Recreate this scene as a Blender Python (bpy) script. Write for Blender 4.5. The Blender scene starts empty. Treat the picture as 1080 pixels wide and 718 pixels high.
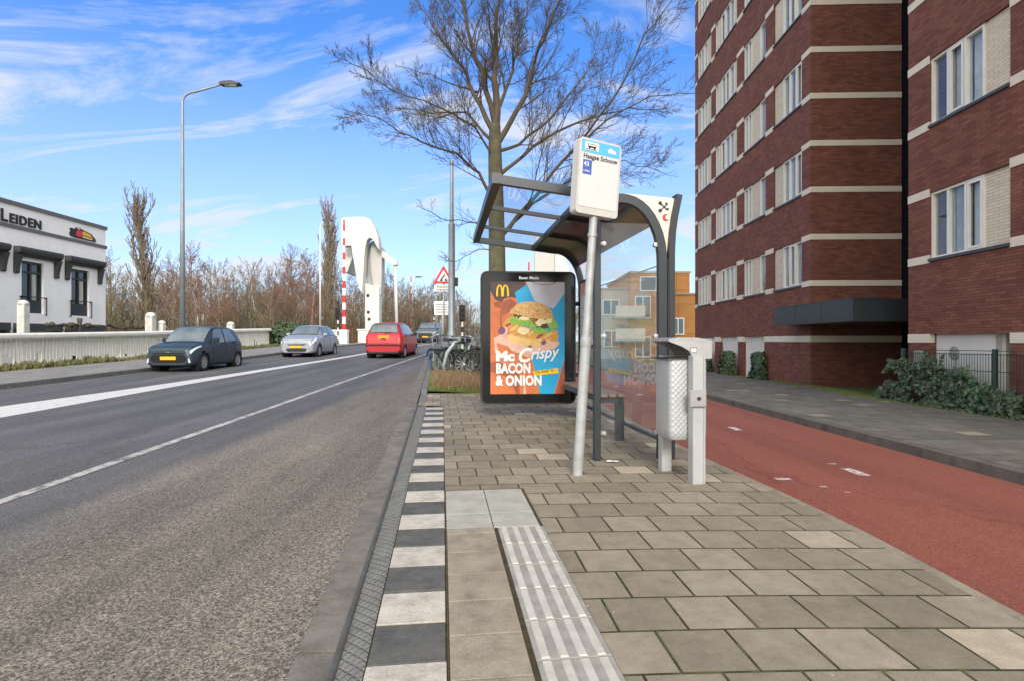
import bpy, math, random
from math import radians, sin, cos, pi, atan2, sqrt
from mathutils import Vector, Matrix, noise as mnoise

S = bpy.context.scene
COL = S.collection

# ------------------------------------------------------------------ camera, sky, sun, exposure
cam = bpy.data.cameras.new('camera'); cam_ob = bpy.data.objects.new('camera', cam); COL.objects.link(cam_ob)
cam.sensor_width = 36.0; cam.lens = 20.0; cam.clip_start = 0.05; cam.clip_end = 4000
cam_ob.location = (0, 0, 1.2); cam_ob.rotation_euler = (radians(90), 0, 0)
S.camera = cam_ob
SUN_EL, SUN_AZ = radians(27), radians(174)          # azimuth clockwise from +Y : behind the camera, a little to the right
W = bpy.data.worlds.new('World'); S.world = W; W.use_nodes = True
nt = W.node_tree; nt.nodes.clear()
def wn(t, **k):
    n = nt.nodes.new(t)
    for a, b in k.items(): setattr(n, a, b)
    return n
L = nt.links.new
sky = wn('ShaderNodeTexSky', sky_type='NISHITA'); sky.sun_disc = False
sky.sun_elevation = SUN_EL; sky.sun_rotation = SUN_AZ; sky.altitude = 0; sky.air_density = 1.0; sky.dust_density = 0.6; sky.ozone_density = 1.6
hs = wn('ShaderNodeHueSaturation'); hs.inputs['Saturation'].default_value = 1.18; hs.inputs['Value'].default_value = 1.0
L(sky.outputs[0], hs.inputs['Color'])
tc = wn('ShaderNodeTexCoord'); sep = wn('ShaderNodeSeparateXYZ'); L(tc.outputs['Generated'], sep.inputs[0])
addz = wn('ShaderNodeMath', operation='ADD'); addz.inputs[1].default_value = 0.22; L(sep.outputs['Z'], addz.inputs[0])
mxz = wn('ShaderNodeMath', operation='MAXIMUM'); mxz.inputs[1].default_value = 0.05; L(addz.outputs[0], mxz.inputs[0])
dx = wn('ShaderNodeMath', operation='DIVIDE'); L(sep.outputs['X'], dx.inputs[0]); L(mxz.outputs[0], dx.inputs[1])
dy = wn('ShaderNodeMath', operation='DIVIDE'); L(sep.outputs['Y'], dy.inputs[0]); L(mxz.outputs[0], dy.inputs[1])
cmb = wn('ShaderNodeCombineXYZ'); L(dx.outputs[0], cmb.inputs[0]); L(dy.outputs[0], cmb.inputs[1])
mp = wn('ShaderNodeMapping'); mp.inputs['Rotation'].default_value = (0, 0, radians(18)); mp.inputs['Scale'].default_value = (0.75, 2.0, 1); mp.inputs['Location'].default_value = (3.1, 1.7, 0)
L(cmb.outputs[0], mp.inputs[0])
n1 = wn('ShaderNodeTexNoise'); n1.inputs['Scale'].default_value = 1.25; n1.inputs['Detail'].default_value = 10; n1.inputs['Roughness'].default_value = 0.66; n1.inputs['Distortion'].default_value = 1.1
L(mp.outputs[0], n1.inputs['Vector'])
r1 = wn('ShaderNodeMapRange'); r1.inputs[1].default_value = 0.50; r1.inputs[2].default_value = 0.66; L(n1.outputs[0], r1.inputs[0])
# more veil towards the horizon
hz = wn('ShaderNodeMapRange'); hz.inputs[1].default_value = 0.0; hz.inputs[2].default_value = 0.44; hz.inputs[3].default_value = 0.80; hz.inputs[4].default_value = 0.0; L(sep.outputs['Z'], hz.inputs[0])
hi = wn('ShaderNodeMapRange'); hi.inputs[1].default_value = 0.42; hi.inputs[2].default_value = 0.62; hi.inputs[3].default_value = 1.0; hi.inputs[4].default_value = 0.15; L(sep.outputs['Z'], hi.inputs[0])
mm = wn('ShaderNodeMath', operation='MULTIPLY'); L(r1.outputs[0], mm.inputs[0]); L(hi.outputs[0], mm.inputs[1])
bk = wn('ShaderNodeMapRange'); bk.inputs[1].default_value = 0.30; bk.inputs[2].default_value = -0.25; bk.inputs[3].default_value = 0.0; bk.inputs[4].default_value = 0.92; L(sep.outputs['Y'], bk.inputs[0])   # bright fill sheet added to the unseen half of the sky behind the viewer
ad = wn('ShaderNodeMath', operation='ADD'); ad.use_clamp = True; L(mm.outputs[0], ad.inputs[0]); L(hz.outputs[0], ad.inputs[1])
sc_ = wn('ShaderNodeMath', operation='MULTIPLY'); sc_.inputs[1].default_value = 0.85; L(ad.outputs[0], sc_.inputs[0])
bg1 = wn('ShaderNodeBackground'); bg1.inputs['Strength'].default_value = 0.13; tint = wn('ShaderNodeMix', data_type='RGBA', blend_type='MULTIPLY'); tint.inputs[0].default_value = 1.0; tint.inputs[7].default_value = (0.52, 0.75, 1.10, 1); L(hs.outputs[0], tint.inputs[6]); L(tint.outputs[2], bg1.inputs['Color'])
bg2 = wn('ShaderNodeBackground'); bg2.inputs['Color'].default_value = (0.93, 0.955, 1.0, 1); bg2.inputs['Strength'].default_value = 0.50
mixw = wn('ShaderNodeMixShader'); L(sc_.outputs[0], mixw.inputs[0]); L(bg1.outputs[0], mixw.inputs[1]); L(bg2.outputs[0], mixw.inputs[2])
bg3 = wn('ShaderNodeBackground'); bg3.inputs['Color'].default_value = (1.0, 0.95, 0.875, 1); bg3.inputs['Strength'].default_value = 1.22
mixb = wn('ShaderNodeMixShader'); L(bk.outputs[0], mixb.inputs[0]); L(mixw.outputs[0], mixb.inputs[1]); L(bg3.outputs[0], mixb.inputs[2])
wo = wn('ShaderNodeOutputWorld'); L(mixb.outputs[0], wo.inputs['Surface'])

sun = bpy.data.lights.new('sun', 'SUN'); sun.energy = 1.7; sun.angle = radians(16); sun.color = (1.0, 0.95, 0.88)
sun_ob = bpy.data.objects.new('sun', sun); COL.objects.link(sun_ob)
sd = Vector((sin(SUN_AZ)*cos(SUN_EL), cos(SUN_AZ)*cos(SUN_EL), sin(SUN_EL)))
sun_ob.rotation_euler = (-sd).to_track_quat('-Z', 'Y').to_euler()
S.view_settings.view_transform = 'Standard'; S.view_settings.look = 'None'
S.view_settings.exposure = 0.86; S.view_settings.gamma = 1.0; S.view_settings.use_curve_mapping = False

# ------------------------------------------------------------------ materials
MATS = {}
def rgb(h): return tuple(h) + (1,)
def mat(name, col, rough=0.6, metal=0.0, var=0.12, scale=6.0, bump=0.0, bscale=40.0, col2=None, spec=0.5, coat=0.0, coords='Object', emit=None):
    if name in MATS: return MATS[name]
    m = bpy.data.materials.new(name); m.use_nodes = True; MATS[name] = m
    t = m.node_tree; b = t.nodes['Principled BSDF']
    b.inputs['Roughness'].default_value = rough; b.inputs['Metallic'].default_value = metal
    b.inputs['Specular IOR Level'].default_value = spec
    b.inputs['Coat Weight'].default_value = coat; b.inputs['Coat Roughness'].default_value = 0.04
    tcn = t.nodes.new('ShaderNodeTexCoord')
    nz = t.nodes.new('ShaderNodeTexNoise'); nz.inputs['Scale'].default_value = scale; nz.inputs['Detail'].default_value = 5; nz.inputs['Roughness'].default_value = 0.65
    t.links.new(tcn.outputs[coords], nz.inputs['Vector'])
    mr = t.nodes.new('ShaderNodeMapRange'); mr.inputs[1].default_value = 0.3; mr.inputs[2].default_value = 0.7
    t.links.new(nz.outputs[0], mr.inputs[0])
    mx = t.nodes.new('ShaderNodeMix'); mx.data_type = 'RGBA'
    c2 = col2 if col2 else tuple(min(1, c*(1+var)) for c in col)
    c1 = col if col2 else tuple(c*(1-var) for c in col)
    mx.inputs[6].default_value = rgb(c1); mx.inputs[7].default_value = rgb(c2)
    t.links.new(mr.outputs[0], mx.inputs[0]); t.links.new(mx.outputs[2], b.inputs['Base Color'])
    if bump:
        n2 = t.nodes.new('ShaderNodeTexNoise'); n2.inputs['Scale'].default_value = bscale; n2.inputs['Detail'].default_value = 4
        t.links.new(tcn.outputs[coords], n2.inputs['Vector'])
        bp = t.nodes.new('ShaderNodeBump'); bp.inputs['Strength'].default_value = bump; bp.inputs['Distance'].default_value = 0.01
        t.links.new(n2.outputs[0], bp.inputs['Height']); t.links.new(bp.outputs[0], b.inputs['Normal'])
    return m

def spots(m, col=(0.5, 0.47, 0.42), scale=11.0, amt=0.6, thr=0.52):
    t = m.node_tree; b = t.nodes['Principled BSDF']; src = b.inputs['Base Color'].links[0].from_socket
    tcn = t.nodes.new('ShaderNodeTexCoord'); vo = t.nodes.new('ShaderNodeTexVoronoi'); vo.inputs['Scale'].default_value = scale; t.links.new(tcn.outputs['Object'], vo.inputs['Vector'])
    mr = t.nodes.new('ShaderNodeMapRange'); mr.inputs[1].default_value = 0.06; mr.inputs[2].default_value = 0.09; mr.inputs[3].default_value = amt; mr.inputs[4].default_value = 0.0; t.links.new(vo.outputs['Distance'], mr.inputs[0])
    n = t.nodes.new('ShaderNodeTexNoise'); n.inputs['Scale'].default_value = 3.1; t.links.new(tcn.outputs['Object'], n.inputs['Vector'])
    m2 = t.nodes.new('ShaderNodeMapRange'); m2.inputs[1].default_value = thr; m2.inputs[2].default_value = thr+0.06; t.links.new(n.outputs[0], m2.inputs[0])
    ml = t.nodes.new('ShaderNodeMath'); ml.operation = 'MULTIPLY'; t.links.new(mr.outputs[0], ml.inputs[0]); t.links.new(m2.outputs[0], ml.inputs[1])
    mx = t.nodes.new('ShaderNodeMix'); mx.data_type = 'RGBA'; mx.inputs[7].default_value = rgb(col); t.links.new(ml.outputs[0], mx.inputs[0]); t.links.new(src, mx.inputs[6])
    # fine grit and dark scuffs
    n2 = t.nodes.new('ShaderNodeTexNoise'); n2.inputs['Scale'].default_value = 120; n2.inputs['Detail'].default_value = 3; n2.inputs['Roughness'].default_value = 0.8; t.links.new(tcn.outputs['Object'], n2.inputs['Vector'])
    m3 = t.nodes.new('ShaderNodeMapRange'); m3.inputs[1].default_value = 0.3; m3.inputs[2].default_value = 0.7; m3.inputs[3].default_value = 0.76; m3.inputs[4].default_value = 1.2; t.links.new(n2.outputs[0], m3.inputs[0])
    n3 = t.nodes.new('ShaderNodeTexNoise'); n3.inputs['Scale'].default_value = 4.5; n3.inputs['Detail'].default_value = 9; n3.inputs['Roughness'].default_value = 0.8; t.links.new(tcn.outputs['Object'], n3.inputs['Vector'])
    m4 = t.nodes.new('ShaderNodeMapRange'); m4.inputs[1].default_value = 0.36; m4.inputs[2].default_value = 0.54; m4.inputs[3].default_value = 0.70; m4.inputs[4].default_value = 1.03; t.links.new(n3.outputs[0], m4.inputs[0])
    mm_ = t.nodes.new('ShaderNodeMath'); mm_.operation = 'MULTIPLY'; t.links.new(m3.outputs[0], mm_.inputs[0]); t.links.new(m4.outputs[0], mm_.inputs[1])
    sc2 = t.nodes.new('ShaderNodeVectorMath'); sc2.operation = 'SCALE'; t.links.new(mx.outputs[2], sc2.inputs[0]); t.links.new(mm_.outputs[0], sc2.inputs['Scale'])
    t.links.new(sc2.outputs[0], b.inputs['Base Color'])
    return m

def brick_mat(name, c1, c2, cm, bw, bh, mortar, rough=0.85, offset=0.5, bump=0.4, bias=0.0, grime=0.25, light=None, speck=0.0, squash=1.0):
    m = bpy.data.materials.new(name); m.use_nodes = True; MATS[name] = m
    t = m.node_tree; b = t.nodes['Principled BSDF']; b.inputs['Roughness'].default_value = rough; b.inputs['Specular IOR Level'].default_value = 0.3
    uv = t.nodes.new('ShaderNodeUVMap')
    def brick(ca, cb, cmm):
        br = t.nodes.new('ShaderNodeTexBrick'); br.offset = offset; br.squash = squash
        br.inputs['Scale'].default_value = 1.0; br.inputs['Brick Width'].default_value = bw; br.inputs['Row Height'].default_value = bh
        br.inputs['Mortar Size'].default_value = mortar; br.inputs['Mortar Smooth'].default_value = 0.15; br.inputs['Bias'].default_value = bias
        br.inputs['Color1'].default_value = rgb(ca); br.inputs['Color2'].default_value = rgb(cb); br.inputs['Mortar'].default_value = rgb(cmm)
        t.links.new(uv.outputs[0], br.inputs['Vector']); return br
    br = brick(c1, c2, cm)
    out = br.outputs['Color']
    if light:
        # a few replaced tiles of another shade
        b2 = brick((0, 0, 0), (1, 1, 1), (0, 0, 0))
        mr = t.nodes.new('ShaderNodeMapRange'); mr.inputs[1].default_value = light[1]; mr.inputs[2].default_value = light[1]+0.02
        t.links.new(b2.outputs['Color'], mr.inputs[0])
        mx0 = t.nodes.new('ShaderNodeMix'); mx0.data_type = 'RGBA'; mx0.inputs[7].default_value = rgb(light[0])
        t.links.new(mr.outputs[0], mx0.inputs[0]); t.links.new(out, mx0.inputs[6]); out = mx0.outputs[2]
    nz = t.nodes.new('ShaderNodeTexNoise'); nz.inputs['Scale'].default_value = 1.3; nz.inputs['Detail'].default_value = 7; nz.inputs['Roughness'].default_value = 0.7
    t.links.new(uv.outputs[0], nz.inputs['Vector'])
    mr2 = t.nodes.new('ShaderNodeMapRange'); mr2.inputs[1].default_value = 0.3; mr2.inputs[2].default_value = 0.7; mr2.inputs[3].default_value = 1-grime; mr2.inputs[4].default_value = 1+grime*0.6
    t.links.new(nz.outputs[0], mr2.inputs[0])
    mul = t.nodes.new('ShaderNodeVectorMath'); mul.operation = 'SCALE'; t.links.new(out, mul.inputs[0]); t.links.new(mr2.outputs[0], mul.inputs['Scale']); out = mul.outputs[0]
    if speck:
        n3 = t.nodes.new('ShaderNodeTexNoise'); n3.inputs['Scale'].default_value = 140; n3.inputs['Detail'].default_value = 3; n3.inputs['Roughness'].default_value = 0.8
        t.links.new(uv.outputs[0], n3.inputs['Vector'])
        mr3 = t.nodes.new('ShaderNodeMapRange'); mr3.inputs[1].default_value = 0.3; mr3.inputs[2].default_value = 0.7; mr3.inputs[3].default_value = 1-speck; mr3.inputs[4].default_value = 1+speck
        t.links.new(n3.outputs[0], mr3.inputs[0])
        mul2 = t.nodes.new('ShaderNodeVectorMath'); mul2.operation = 'SCALE'; t.links.new(out, mul2.inputs[0]); t.links.new(mr3.outputs[0], mul2.inputs['Scale']); out = mul2.outputs[0]
        # blotchy weathering and moss creeping in from the joints
        n8 = t.nodes.new('ShaderNodeTexNoise'); n8.inputs['Scale'].default_value = 9; n8.inputs['Detail'].default_value = 8; n8.inputs['Roughness'].default_value = 0.75; t.links.new(uv.outputs[0], n8.inputs['Vector'])
        mr8 = t.nodes.new('ShaderNodeMapRange'); mr8.inputs[1].default_value = 0.32; mr8.inputs[2].default_value = 0.68; mr8.inputs[3].default_value = 0.80; mr8.inputs[4].default_value = 1.17; t.links.new(n8.outputs[0], mr8.inputs[0])
        mul8 = t.nodes.new('ShaderNodeVectorMath'); mul8.operation = 'SCALE'; t.links.new(out, mul8.inputs[0]); t.links.new(mr8.outputs[0], mul8.inputs['Scale']); out = mul8.outputs[0]
        b9 = brick((0, 0, 0), (0, 0, 0), (1, 1, 1)); b9.inputs['Mortar Size'].default_value = mortar*2.6; b9.inputs['Mortar Smooth'].default_value = 1.0
        n9 = t.nodes.new('ShaderNodeTexNoise'); n9.inputs['Scale'].default_value = 7; n9.inputs['Detail'].default_value = 6; n9.inputs['Roughness'].default_value = 0.7; t.links.new(uv.outputs[0], n9.inputs['Vector'])
        mr9 = t.nodes.new('ShaderNodeMapRange'); mr9.inputs[1].default_value = 0.48; mr9.inputs[2].default_value = 0.62; t.links.new(n9.outputs[0], mr9.inputs[0])
        ml9 = t.nodes.new('ShaderNodeMath'); ml9.operation = 'MULTIPLY'; t.links.new(b9.outputs['Color'], ml9.inputs[0]); t.links.new(mr9.outputs[0], ml9.inputs[1])
        mx9 = t.nodes.new('ShaderNodeMix'); mx9.data_type = 'RGBA'; mx9.inputs[7].default_value = (0.10, 0.10, 0.04, 1); t.links.new(ml9.outputs[0], mx9.inputs[0]); t.links.new(out, mx9.inputs[6]); out = mx9.outputs[2]
        # pale bird spots / chewing gum
        vo = t.nodes.new('ShaderNodeTexVoronoi'); vo.inputs['Scale'].default_value = 9.0; t.links.new(uv.outputs[0], vo.inputs['Vector'])
        mr4 = t.nodes.new('ShaderNodeMapRange'); mr4.inputs[1].default_value = 0.05; mr4.inputs[2].default_value = 0.075; mr4.inputs[3].default_value = 0.55; mr4.inputs[4].default_value = 0.0
        t.links.new(vo.outputs['Distance'], mr4.inputs[0])
        n5 = t.nodes.new('ShaderNodeTexNoise'); n5.inputs['Scale'].default_value = 2.2; t.links.new(uv.outputs[0], n5.inputs['Vector'])
        mr5 = t.nodes.new('ShaderNodeMapRange'); mr5.inputs[1].default_value = 0.50; mr5.inputs[2].default_value = 0.58; t.links.new(n5.outputs[0], mr5.inputs[0])
        mlt = t.nodes.new('ShaderNodeMath'); mlt.operation = 'MULTIPLY'; t.links.new(mr4.outputs[0], mlt.inputs[0]); t.links.new(mr5.outputs[0], mlt.inputs[1])
        mxs = t.nodes.new('ShaderNodeMix'); mxs.data_type = 'RGBA'; mxs.inputs[7].default_value = (0.5, 0.47, 0.42, 1)
        t.links.new(mlt.outputs[0], mxs.inputs[0]); t.links.new(out, mxs.inputs[6]); out = mxs.outputs[2]
    t.links.new(out, b.inputs['Base Color'])
    bp = t.nodes.new('ShaderNodeBump'); bp.inputs['Strength'].default_value = bump; bp.inputs['Distance'].default_value = 0.006; bp.invert = True
    t.links.new(br.outputs['Fac'], bp.inputs['Height']); t.links.new(bp.outputs[0], b.inputs['Normal'])
    return m

def glass_mat(name, tint=(0.93, 0.96, 0.96), refl=1.0, rough=0.01, both=False):
    m = bpy.data.materials.new(name); m.use_nodes = True; MATS[name] = m
    t = m.node_tree; t.nodes.clear()
    o = t.nodes.new('ShaderNodeOutputMaterial'); tr = t.nodes.new('ShaderNodeBsdfTransparent'); tr.inputs[0].default_value = rgb(tint)
    gl = t.nodes.new('ShaderNodeBsdfGlossy'); gl.inputs['Roughness'].default_value = rough
    fr = t.nodes.new('ShaderNodeFresnel'); fr.inputs[0].default_value = 1.5
    ml = t.nodes.new('ShaderNodeMath'); ml.operation = 'MULTIPLY'; ml.use_clamp = True; ml.inputs[1].default_value = refl
    if both: # a single sheet: look up the angle from whichever side is seen
        fr = t.nodes.new('ShaderNodeLayerWeight'); fr.inputs[0].default_value = 0.12
    geo = t.nodes.new('ShaderNodeNewGeometry'); inv = t.nodes.new('ShaderNodeMath'); inv.operation = 'SUBTRACT'; inv.inputs[0].default_value = 1.0; t.links.new(geo.outputs['Backfacing'], inv.inputs[1])
    fb = t.nodes.new('ShaderNodeMath'); fb.operation = 'MULTIPLY'; t.links.new(fr.outputs[0], fb.inputs[0]); t.links.new(inv.outputs[0], fb.inputs[1]); t.links.new(fr.outputs[0] if both else fb.outputs[0], ml.inputs[0])
    # faint smears on the pane
    mx = t.nodes.new('ShaderNodeMixShader'); t.links.new(ml.outputs[0], mx.inputs[0]); t.links.new(tr.outputs[0], mx.inputs[1]); t.links.new(gl.outputs[0], mx.inputs[2])
    df = t.nodes.new('ShaderNodeBsdfDiffuse'); df.inputs[0].default_value = (0.7, 0.72, 0.72, 1)
    tcn = t.nodes.new('ShaderNodeTexCoord'); nz = t.nodes.new('ShaderNodeTexNoise'); nz.inputs['Scale'].default_value = 3; nz.inputs['Detail'].default_value = 6
    t.links.new(tcn.outputs['Object'], nz.inputs['Vector'])
    mr = t.nodes.new('ShaderNodeMapRange'); mr.inputs[1].default_value = 0.45; mr.inputs[2].default_value = 0.8; mr.inputs[3].default_value = 0.01; mr.inputs[4].default_value = 0.05
    t.links.new(nz.outputs[0], mr.inputs[0])
    mx2 = t.nodes.new('ShaderNodeMixShader'); t.links.new(mr.outputs[0], mx2.inputs[0]); t.links.new(mx.outputs[0], mx2.inputs[1]); t.links.new(df.outputs[0], mx2.inputs[2])
    t.links.new(mx2.outputs[0], o.inputs[0]); return m

def worn_paint_mat(name, col, under, amount=0.5, scale=9):
    m = mat(name, col, 0.7, col2=col)
    t = m.node_tree; b = t.nodes['Principled BSDF']
    tcn = t.nodes.new('ShaderNodeTexCoord'); nz = t.nodes.new('ShaderNodeTexNoise'); nz.inputs['Scale'].default_value = scale; nz.inputs['Detail'].default_value = 9; nz.inputs['Roughness'].default_value = 0.78
    t.links.new(tcn.outputs['Object'], nz.inputs['Vector'])
    mr = t.nodes.new('ShaderNodeMapRange'); mr.inputs[1].default_value = amount; mr.inputs[2].default_value = amount+0.12
    t.links.new(nz.outputs[0], mr.inputs[0])
    mx = t.nodes.new('ShaderNodeMix'); mx.data_type = 'RGBA'; mx.inputs[6].default_value = rgb(col); mx.inputs[7].default_value = rgb(under)
    t.links.new(mr.outputs[0], mx.inputs[0]); t.links.new(mx.outputs[2], b.inputs['Base Color'])
    return m

def aggregate_mat(name, pairs, rough=0.85, scale=95.0, split=None, big=0.22):
    """asphalt: speckled aggregate; pairs = [(dark, light)] ; split: (x position, width) blends second pair by world X"""
    m = bpy.data.materials.new(name); m.use_nodes = True; MATS[name] = m
    t = m.node_tree; b = t.nodes['Principled BSDF']; b.inputs['Roughness'].default_value = rough; b.inputs['Specular IOR Level'].default_value = 0.35
    tcn = t.nodes.new('ShaderNodeTexCoord'); co = tcn.outputs['Object']
    vo = t.nodes.new('ShaderNodeTexVoronoi'); vo.inputs['Scale'].default_value = scale; t.links.new(co, vo.inputs['Vector'])
    nz = t.nodes.new('ShaderNodeTexNoise'); nz.inputs['Scale'].default_value = scale*0.45; nz.inputs['Detail'].default_value = 6; nz.inputs['Roughness'].default_value = 0.75; t.links.new(co, nz.inputs['Vector'])
    sx = t.nodes.new('ShaderNodeSeparateColor'); t.links.new(vo.outputs['Color'], sx.inputs[0])
    av = t.nodes.new('ShaderNodeMath'); av.operation = 'MULTIPLY_ADD'; av.inputs[1].default_value = 0.55; t.links.new(sx.outputs[0], av.inputs[0])
    sb = t.nodes.new('ShaderNodeMath'); sb.operation = 'MULTIPLY_ADD'; sb.inputs[1].default_value = 1.3; sb.inputs[2].default_value = -0.40; t.links.new(nz.outputs[0], sb.inputs[0])
    t.links.new(sb.outputs[0], av.inputs[2])
    mr = t.nodes.new('ShaderNodeMapRange'); mr.inputs[1].default_value = 0.1; mr.inputs[2].default_value = 0.95; t.links.new(av.outputs[0], mr.inputs[0])
    pw = t.nodes.new('ShaderNodeMath'); pw.operation = 'POWER'; pw.inputs[1].default_value = 1.7; t.links.new(mr.outputs[0], pw.inputs[0])
    outs = []
    for d, l in pairs:
        mx = t.nodes.new('ShaderNodeMix'); mx.data_type = 'RGBA'; mx.inputs[6].default_value = rgb(d); mx.inputs[7].default_value = rgb(l)
        t.links.new(pw.outputs[0], mx.inputs[0]); outs.append(mx.outputs[2])
    n2 = t.nodes.new('ShaderNodeTexNoise'); n2.inputs['Scale'].default_value = 0.55; n2.inputs['Detail'].default_value = 6; n2.inputs['Roughness'].default_value = 0.65
    mpp = t.nodes.new('ShaderNodeMapping'); mpp.inputs['Scale'].default_value = (1.6, 0.45, 1); t.links.new(co, mpp.inputs[0]); t.links.new(mpp.outputs[0], n2.inputs['Vector'])
    out = outs[0]
    if split:
        s3 = t.nodes.new('ShaderNodeSeparateXYZ'); t.links.new(co, s3.inputs[0])
        ww = t.nodes.new('ShaderNodeMath'); ww.operation = 'MULTIPLY_ADD'; ww.inputs[1].default_value = 1.6; t.links.new(n2.outputs[0], ww.inputs[0]); t.links.new(s3.outputs[0], ww.inputs[2])
        mr2 = t.nodes.new('ShaderNodeMapRange'); mr2.inputs[1].default_value = split[0]+0.8-split[1]; mr2.inputs[2].default_value = split[0]+0.8+split[1]
        t.links.new(ww.outputs[0], mr2.inputs[0])
        mx = t.nodes.new('ShaderNodeMix'); mx.data_type = 'RGBA'; t.links.new(mr2.outputs[0], mx.inputs[0]); t.links.new(outs[0], mx.inputs[6]); t.links.new(outs[1], mx.inputs[7]); out = mx.outputs[2]
    mr3 = t.nodes.new('ShaderNodeMapRange'); mr3.inputs[1].default_value = 0.3; mr3.inputs[2].default_value = 0.7; mr3.inputs[3].default_value = 1-big; mr3.inputs[4].default_value = 1+big
    t.links.new(n2.outputs[0], mr3.inputs[0])
    mul = t.nodes.new('ShaderNodeVectorMath'); mul.operation = 'SCALE'; t.links.new(out, mul.inputs[0]); t.links.new(mr3.outputs[0], mul.inputs['Scale'])
    n6 = t.nodes.new('ShaderNodeTexNoise'); n6.inputs['Scale'].default_value = 1.0; n6.inputs['Detail'].default_value = 4
    mp6 = t.nodes.new('ShaderNodeMapping'); mp6.inputs['Scale'].default_value = (1.9, 0.07, 1); t.links.new(co, mp6.inputs[0]); t.links.new(mp6.outputs[0], n6.inputs['Vector'])
    mr6 = t.nodes.new('ShaderNodeMapRange'); mr6.inputs[1].default_value = 0.35; mr6.inputs[2].default_value = 0.65; mr6.inputs[3].default_value = 1-big*.8; mr6.inputs[4].default_value = 1+big*.6; t.links.new(n6.outputs[0], mr6.inputs[0])
    mul6 = t.nodes.new('ShaderNodeVectorMath'); mul6.operation = 'SCALE'; t.links.new(mul.outputs[0], mul6.inputs[0]); t.links.new(mr6.outputs[0], mul6.inputs['Scale'])
    # hairline cracks and small dark repairs
    v7 = t.nodes.new('ShaderNodeTexVoronoi'); v7.feature = 'DISTANCE_TO_EDGE'; v7.inputs['Scale'].default_value = 0.42
    mp7 = t.nodes.new('ShaderNodeMapping'); mp7.inputs['Scale'].default_value = (1.0, 0.4, 1); t.links.new(co, mp7.inputs[0])
    n7 = t.nodes.new('ShaderNodeTexNoise'); n7.inputs['Scale'].default_value = 2.5; n7.inputs['Detail'].default_value = 5; t.links.new(co, n7.inputs['Vector'])
    ad7 = t.nodes.new('ShaderNodeMix'); ad7.data_type = 'RGBA'; ad7.blend_type = 'LINEAR_LIGHT'; ad7.inputs[0].default_value = 0.28; t.links.new(mp7.outputs[0], ad7.inputs[6]); t.links.new(n7.outputs['Color'], ad7.inputs[7]); t.links.new(ad7.outputs[2], v7.inputs['Vector'])
    mr7 = t.nodes.new('ShaderNodeMapRange'); mr7.inputs[1].default_value = 0.0015; mr7.inputs[2].default_value = 0.007; mr7.inputs[3].default_value = 0.72; mr7.inputs[4].default_value = 1.0; t.links.new(v7.outputs['Distance'], mr7.inputs[0])
    mul7 = t.nodes.new('ShaderNodeVectorMath'); mul7.operation = 'SCALE'; t.links.new(mul6.outputs[0], mul7.inputs[0]); t.links.new(mr7.outputs[0], mul7.inputs['Scale'])
    t.links.new(mul7.outputs[0], b.inputs['Base Color'])
    bp = t.nodes.new('ShaderNodeBump'); bp.inputs['Strength'].default_value = 0.5; bp.inputs['Distance'].default_value = 0.006
    t.links.new(av.outputs[0], bp.inputs['Height']); t.links.new(bp.outputs[0], b.inputs['Normal'])
    return m

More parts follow.
